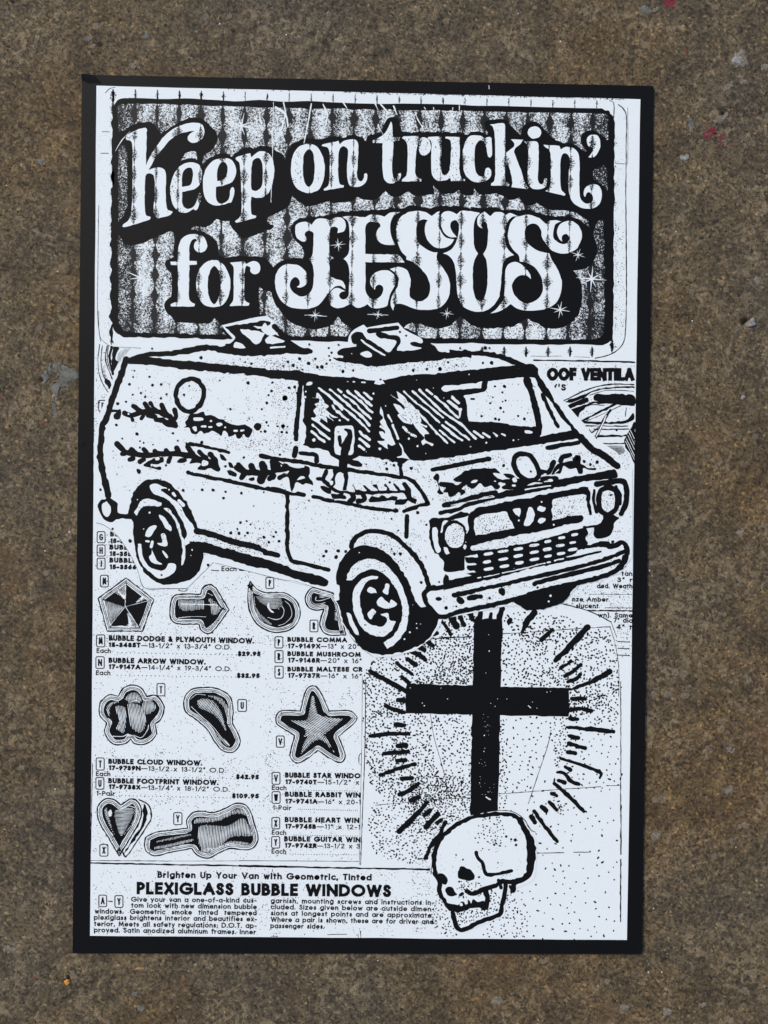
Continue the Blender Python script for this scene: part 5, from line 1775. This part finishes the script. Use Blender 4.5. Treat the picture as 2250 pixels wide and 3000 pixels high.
def ground_h(x, y):
    i = int(np.clip(np.searchsorted(xs, x), 1, nx - 1))
    j = int(np.clip(np.searchsorted(ys, y), 1, ny - 1))
    return float(gz[i, j])

def crust(name, pts, mat, h, parent=None, smooth_it=True, dome=1.0, rough=3.0):
    """a low irregular piece: outline from photograph pixels, domed top, sides sunk into the floor"""
    loop = smooth(parse_pts(pts.split(), 'Z')[0] if isinstance(pts, str) else pts, True, 3.0)
    n = len(loop)
    s = random.randrange(300)
    if parent is not None:
        h *= .30
    L = []
    for i in range(n):
        a, b = loop[i - 1], loop[(i + 1) % n]
        dx, dy = b[0] - a[0], b[1] - a[1]
        q = math.hypot(dx, dy) + 1e-9
        w = wob(i * 2.9, s) * rough
        L.append((loop[i][0] - dy / q * w, loop[i][1] + dx / q * w))
    cx_ = sum(p[0] for p in L) / n
    cy_ = sum(p[1] for p in L) / n
    bm = bmesh.new()
    rings = []
    for f, z in ((1.02, -.0009), (1.0, .3), (.93, .75), (.7, .95), (.35, 1.0)):
        ring = []
        for k, (x, y) in enumerate(L):
            X_, Y_ = ground_px(cx_ + (x - cx_) * f, cy_ + (y - cy_) * f)
            zz = ground_h(X_, Y_) + (z if z < 0 else h * z * (1 + .12 * wob(k * 2.3, s + z * 31)))
            ring.append(bm.verts.new((X_, Y_, zz)))
        rings.append(ring)
    for a, b in zip(rings, rings[1:]):
        for i in range(n):
            j = (i + 1) % n
            bm.faces.new((a[i], a[j], b[j], b[i]))
    X_, Y_ = ground_px(cx_, cy_)
    t = bm.verts.new((X_, Y_, ground_h(X_, Y_) + h))
    for i in range(n):
        bm.faces.new((rings[-1][i], rings[-1][(i + 1) % n], t))
    bmesh.ops.recalc_face_normals(bm, faces=bm.faces)
    base = Vector((X_, Y_, 0))
    if parent is None:
        bmesh.ops.translate(bm, verts=bm.verts, vec=-base)
    me = bpy.data.meshes.new(name)
    bm.to_mesh(me)
    bm.free()
    for p in me.polygons:
        p.use_smooth = smooth_it
    o = bpy.data.objects.new(name, me)
    col.objects.link(o)
    me.materials.append(mat)
    if parent is None:
        o.location = base
    else:
        o.parent = parent
    return o

def zpts(ox, oy, k, s):
    out = []
    for q in s.split():
        c_ = q.endswith('!')
        a, b = q.rstrip('!').split(',')
        out.append((ox + float(a) * k, oy + float(b) * k, c_, 1.0))
    return out
K1 = 400 / 1659.0        # first close-up (1850, 0)
K2 = 250 / 1382.0        # second close-up (0, 1000)
def gp(name, ox, oy, k, s, mat, h, **kw):
    return crust(name, zpts(ox, oy, k, s), mat, h, ground, **kw)

for s in ("370,50 410,20 400,-20 550,-30 560,20 520,60 500,90 440,85 400,75", "900,1500 940,1485 960,1500 945,1520 915,1525", "905,1590 950,1545 1000,1545 1050,1600 1040,1640 1000,1640 985,1690 940,1690 890,1660",
          "1060,1650 1100,1640 1110,1680 1080,1695 1060,1680", "1110,1650 1150,1640 1155,1668 1120,1675", "1060,1750 1090,1725 1130,1735 1095,1750 1085,1780", "1145,1740 1190,1725 1195,1748 1155,1762", "1620,1520 1645,1510 1650,1540 1625,1550"):
    o = gp("paint_spot", 1850, 0, K1, s, M_RED, .00018)
    o['label'] = 'crimson paint spot on the concrete'
for s, mt, h in (("1210,740 1250,660 1310,615 1370,600 1405,680 1415,770 1370,810 1300,820 1240,790", M_PALE, .0012), ("1240,700 1300,650 1340,700 1330,770 1260,770", M_WHITE, .0018),
                 ("330,345 380,310 550,310 540,360 500,385 420,370", M_TAN, .0004), ("985,60 1030,45 1070,85 1050,125 1000,100", M_TAN, .0005), ("260,95 320,70 350,110 310,140 265,130", M_PALE, .0005),
                 ("1000,1460 1080,1410 1170,1385 1160,1430 1090,1490 1020,1510", M_PALE, .0009), ("1300,930 1350,910 1380,950 1430,1000 1330,1020 1310,970", M_PALE, .0006), ("1170,1020 1240,970 1230,1050 1180,1080", M_PALE, .0005),
                 ("540,1090 600,1050 620,1100 590,1140", M_TAN, .0004), ("1570,820 1640,760 1680,800 1660,860 1600,850", M_PALE, .0008), ("1070,1250 1120,1230 1150,1270 1120,1290", M_TAN, .0005),
                 ("600,1900 680,1880 700,1920 650,1960 600,1940", M_WHITE, .0008), ("820,1690 870,1680 860,1740 830,1740", M_TAN, .0004), ("1380,1650 1400,1630 1420,1690 1400,1800 1375,1810", M_TAN, .0003),
                 ("100,100 170,60 240,110 230,160 160,170", M_GREY, .0005), ("690,1450 740,1440 750,1620 710,1590", M_GREY, .0005), ("1240,370 1280,365 1280,400 1245,400", M_TAN, .0004),
                 ("645,600 665,580 670,630 650,640", M_RUST, .0004)):
    gp("stone", 1850, 0, K1, s, mt, h)
for s, mt, h in (("840,410 900,360 1000,370 1110,430 1250,470 1270,600 1140,640 1110,740 960,760 960,830 900,850 830,760 850,680 920,640 945,560 925,480 880,440", M_GREY, .0007), ("700,520 740,470 780,490 785,620 720,670 690,600", M_GREY, .0009),
                 ("790,400 830,380 840,480 820,540 785,520", M_GREY, .0006), ("860,900 910,850 930,870 890,960 920,1180 850,1180 850,1000", M_GREY, .0004), ("570,300 640,280 660,320 600,340", M_TAN, .0006),
                 ("150,1090 250,1040 330,1060 340,1100 200,1120", M_TAN, .0004), ("240,190 320,180 290,230 240,220", M_TAN, .0005), ("715,1730 780,1720 760,1800 720,1780", M_TAN, .0004), ("545,890 600,880 605,915 560,925", M_RUST, .0004),
                 ("650,1310 700,1280 710,1340 660,1350", M_RUST, .0004), ("805,1400 860,1390 860,1450 820,1460", M_TAN, .0003)):
    gp("stone", 0, 1000, K2, s, mt, h)
# flakes of stone elsewhere, traced more loosely
for (x, y, rx, ry, mt, h) in ((2110, 1320, 0, 0, None, 0), (25, 2785, 19, 12, M_PALE, .0006), (45, 2766, 12, 8, M_PALE, .0005), (1595, 2818, 17, 9, M_TAN, .0004), (1460, 2935, 22, 14, M_PALE, .0005), (1830, 2955, 16, 10, M_PALE, .0005),
                              (1955, 2965, 20, 14, M_PALE, .0006), (2180, 2905, 18, 12, M_TAN, .0004), (2200, 2850, 20, 10, M_TAN, .0004), (2060, 2945, 14, 9, M_PALE, .0004), (1400, 2905, 10, 7, M_TAN, .0004), (1885, 2882, 16, 7, M_TAN, .0004),
                              (2000, 1975, 24, 12, M_TAN, .0004), (1960, 2035, 12, 8, M_PALE, .0005), (2008, 2040, 17, 10, M_TAN, .0005), (1915, 2035, 10, 8, M_PALE, .0005), (2110, 2115, 9, 13, M_TAN, .0003), (2145, 2200, 13, 13, M_PALE, .0004),
                              (2135, 2315, 14, 14, M_PALE, .0004), (2180, 2420, 26, 12, M_TAN, .0003), (1920, 2450, 14, 11, M_PALE, .0004), (1922, 2345, 13, 8, M_TAN, .0003), (2160, 965, 10, 7, M_GREY, .0006), (2222, 820, 14, 10, M_PALE, .0007),
                              (2128, 848, 9, 8, M_TAN, .0006), (2041, 842, 6, 7, M_TAN, .0005), (2135, 1080, 17, 12, M_TAN, .0003), (1997, 1170, 8, 16, M_TAN, .0003), (2175, 1165, 6, 9, M_WHITE, .0008), (2125, 1212, 6, 4, M_RUST, .0005),
                              (395, 2912, 10, 7, M_GREY, .0004), (410, 2955, 16, 9, M_GREY, .0003), (430, 2838, 6, 5, M_GREY, .0003), (282, 75, 13, 12, M_TAN, .0004), (333, 95, 11, 11, M_TAN, .0005), (165, 55, 12, 6, M_TAN, .0004),
                              (275, 133, 9, 10, M_TAN, .0004), (95, 134, 12, 6, M_TAN, .0003), (388, 192, 12, 8, M_PALE, .0004), (260, 112, 14, 8, M_GREY, .0004), (425, 105, 10, 11, M_GREY, .0005), (672, 45, 9, 8, M_TAN, .0004),
                              (1310, 60, 14, 9, M_TAN, .0004), (1180, 120, 10, 8, M_TAN, .0004), (960, 40, 16, 9, M_PALE, .0003), (1500, 160, 12, 8, M_TAN, .0004), (790, 130, 14, 9, M_TAN, .0003), (60, 640, 14, 10, M_TAN, .0004),
                              (120, 470, 12, 12, M_GREY, .0004), (180, 820, 10, 9, M_TAN, .0004), (70, 1620, 12, 10, M_TAN, .0004), (130, 1900, 13, 10, M_TAN, .0003), (60, 2250, 14, 9, M_PALE, .0004), (150, 2480, 10, 8, M_TAN, .0004),
                              (2060, 1440, 15, 9, M_TAN, .0003), (2170, 1560, 12, 9, M_PALE, .0004), (1990, 1700, 16, 9, M_TAN, .0003), (2120, 1800, 12, 8, M_TAN, .0004), (760, 2900, 14, 8, M_TAN, .0003), (1060, 2880, 12, 8, M_TAN, .0003)):
    if not mt:
        continue
    pts = []
    for k in range(9):
        th = 6.2832 * k / 9
        rr = random.uniform(.62, 1.18)
        pts.append((x + math.cos(th) * rx * rr, y + math.sin(th) * ry * rr, random.random() < .3, 1.0))
    crust("stone", pts, mt, h, ground, rough=2.4)

crumb = crust("orange_crumb", zpts(0, 2700, 500 / 952.0, "358,335 368,328 376,318 388,328 387,345 376,352 362,346"), M_ORANGE, .0016, None, rough=.8)
crumb['label'] = 'tiny bright orange crumb on the concrete below the bottom left corner'
crumb['category'] = 'crumb'
scrap = crust("leaf_scrap", zpts(0, 2700, 500 / 952.0, "362,325 370,312 366,302 378,300 384,312 380,322 372,328"), M_DARK, .0011, None, rough=.8)
scrap['label'] = 'dark dry scrap lying just above the orange crumb'
scrap['category'] = 'debris'
splinter = crust("white_splinter", [(2188, 944, True, 1), (2196, 940, True, 1), (2206, 930, False, 1), (2212, 936, False, 1), (2214, 952, True, 1), (2202, 958, False, 1), (2190, 955, True, 1)], M_WHITE, .0014, None, rough=1.2)
splinter['label'] = 'small whitish stone chip beside the deep black pit at the right'
splinter['category'] = 'stone chip'

# ------------------------------------------------------------------ the poster
poster = bpy.data.objects.new("poster", None)
poster.empty_display_size = .05
poster.location = (0, 0, 0)
col.objects.link(poster)
poster['label'] = 'black-bordered black and white van poster lying flat on the concrete'
poster['category'] = 'poster'

# the board, with softly bent corners
corners = [(239.5, 218.6), (1915.2, 251.6), (1880.7, 2794.7), (212.3, 2792.6)]
def board():
    bm = bmesh.new()
    rim = []
    for i, (x, y) in enumerate(corners):
        a, b = corners[i - 1], corners[(i + 1) % 4]
        r = (2.0, 7.0, 3.0, 1.5)[i]
        da = math.hypot(a[0] - x, a[1] - y)
        db = math.hypot(b[0] - x, b[1] - y)
        p = (x + (a[0] - x) / da * r, y + (a[1] - y) / da * r)
        q = (x + (b[0] - x) / db * r, y + (b[1] - y) / db * r)
        for k in range(5):
            u = k / 4
            rim.append(((1 - u) ** 2 * p[0] + 2 * u * (1 - u) * x + u * u * q[0], (1 - u) ** 2 * p[1] + 2 * u * (1 - u) * y + u * u * q[1]))
    # creases: a short cut across the corner, beyond which the board bends
    def bend(x, y):
        d = (x - 239.5) + (y - 218.6) * 2.2
        if d < 36 and x < 300:
            return (36 - d) / 36 * .0011
        d = (1880.7 - x) + (2794.7 - y) * 1.3
        if d < 20 and x > 1700:
            return -(20 - d) / 20 * .0004
        return 0.0
    extra = [(240.0 - .2, 235.0), (276.0, 219.3), (1861.0, 2794.6), (1881.0, 2779.5)]
    pts = rim + extra
    # order the rim by angle round the centre
    cx_, cy_ = 1060, 1510
    pts.sort(key=lambda p: math.atan2(p[1] - cy_, p[0] - cx_))
    top = []
    bot = []
    inner = []
    for (x, y) in pts:
        b_ = bend(x, y)
        X_, Y_ = plane(x, y)
        top.append(bm.verts.new((X_, Y_, CARD_T + b_)))
        bot.append(bm.verts.new((X_, Y_, max(b_, 0) + .00002)))
        X_, Y_ = plane(cx_ + (x - cx_) * .97, cy_ + (y - cy_) * .98)
        inner.append(bm.verts.new((X_, Y_, CARD_T)))
    n = len(pts)
    for i in range(n):
        j = (i + 1) % n
        bm.faces.new((top[i], top[j], inner[j], inner[i]))
        bm.faces.new((bot[i], bot[j], top[j], top[i]))
    bm.faces.new(inner)
    bm.faces.new(bot)
    bmesh.ops.recalc_face_normals(bm, faces=bm.faces)
    me = bpy.data.meshes.new("board")
    bm.to_mesh(me)
    bm.free()
    o = bpy.data.objects.new("board", me)
    col.objects.link(o)
    me.materials.append(MATS['K'])
    o.parent = poster
    return o
board()

panel = Ink("white_print", 0)
panel.fill([[(282.7, 251, True, 1), (1876, 291, True, 1), (1836.9, 2754, True, 1), (263.7, 2741.5, True, 1)]], 'P', rough=.35)
panel.build(poster)

# the scalloped left edge of the sticker frame and the diamond chains in its margins
side = Ink("sticker_edge", 2, .4)
def spindle(ink, x, y0, y1, w, dens=1.0):
    """a stretched diamond of photocopied grain"""
    n = int(abs(y1 - y0) * w * .22 * dens)
    for _ in range(n):
        u = random.random()
        ww = w * (1 - abs(2 * u - 1))
        ink.dot(x + random.gauss(0, .33) * ww, y0 + (y1 - y0) * u, random.uniform(.6, 1.3), 'K', sides=4, sx=1.5)
    m_ = (y0 + y1) / 2
    ink.fill([[(x, y0, True, 1), (x + w * .22, m_, False, 1), (x, y1, True, 1), (x - w * .22, m_, False, 1)]], 'K', rough=1.0)
yy = 262.0
bump_w = 0
while yy < 985:
    x = 331 - (yy - 262) * .0085
    if yy < 330:
        spindle(side, x, yy, yy + 40, 15, 2.0)
        yy += 37
    else:
        L_ = random.uniform(46, 62)
        side.fill([[(x + 6, yy - 4, True, 1), (x - 1, yy + L_ * .2, False, 1), (x - 5, yy + L_ * .5, False, 1), (x - 1, yy + L_ * .85, False, 1), (x + 6, yy + L_ + 4, True, 1)]], 'K', rough=1.1)
        for _ in range(10):
            side.dot(x - random.uniform(2, 9), yy + L_ * .5 + random.gauss(0, 11), random.uniform(.5, 1.2), 'K', sides=4)
        yy += L_
spindle(side, 326, 985, 1010, 7, 1)
for k in range(-1, 24):
    # tips of the cloth columns above and below the frame
    px = 397 + 64.35 * k
    if px > 1790:
        break
    f = (px - 397) / 1390.0
    ytop = 258 + f * 33
    if px > 360:
        spindle(side, px, ytop + 4, ytop + 34 - 8 * f, 9 if k < 5 else 5.5, 1.3 if k < 5 else .8)
    if px > 1330:
        spindle(side, px - 12 - 2, 1014 + f * 2, 1040 + f * 6, 13, 1.6)
for q in range(13):
    yq = 420 + q * 59.5
    for _ in range(16):
        side.dot(1801 + abs(random.gauss(0, 4)), yq + random.gauss(0, 7), random.uniform(.5, 1.4), 'K', sides=4)
spindle(side, 1793, 990, 1034, 14, 1.6)
# torn dotted top edge of the print
for _ in range(260):
    x = random.uniform(1000, 1830) if random.random() < .8 else random.uniform(600, 1830)
    yt = 251 + (x - 282.7) * 40 / 1593.0
    side.dot(x, yt + abs(random.gauss(0, 1.8)), random.uniform(.6, 1.4), 'K', sides=4, sx=2)
for _ in range(150):
    x = random.uniform(283, 322)
    side.dot(x, random.uniform(300, 1000), random.uniform(.5, .9), 'K', sides=4)
for _ in range(140):
    side.dot(random.uniform(1805, 1830), random.uniform(330, 1000), random.uniform(.5, .9), 'K', sides=4)
side.build(poster)

built = {}
for ink in draw(DRAWING):
    if not ink.v:
        continue
    stuff, of = ink.opts
    o = ink.build(built.get(of, poster))
    built.setdefault(ink.name, o)
    if stuff:
        o['kind'] = 'stuff'
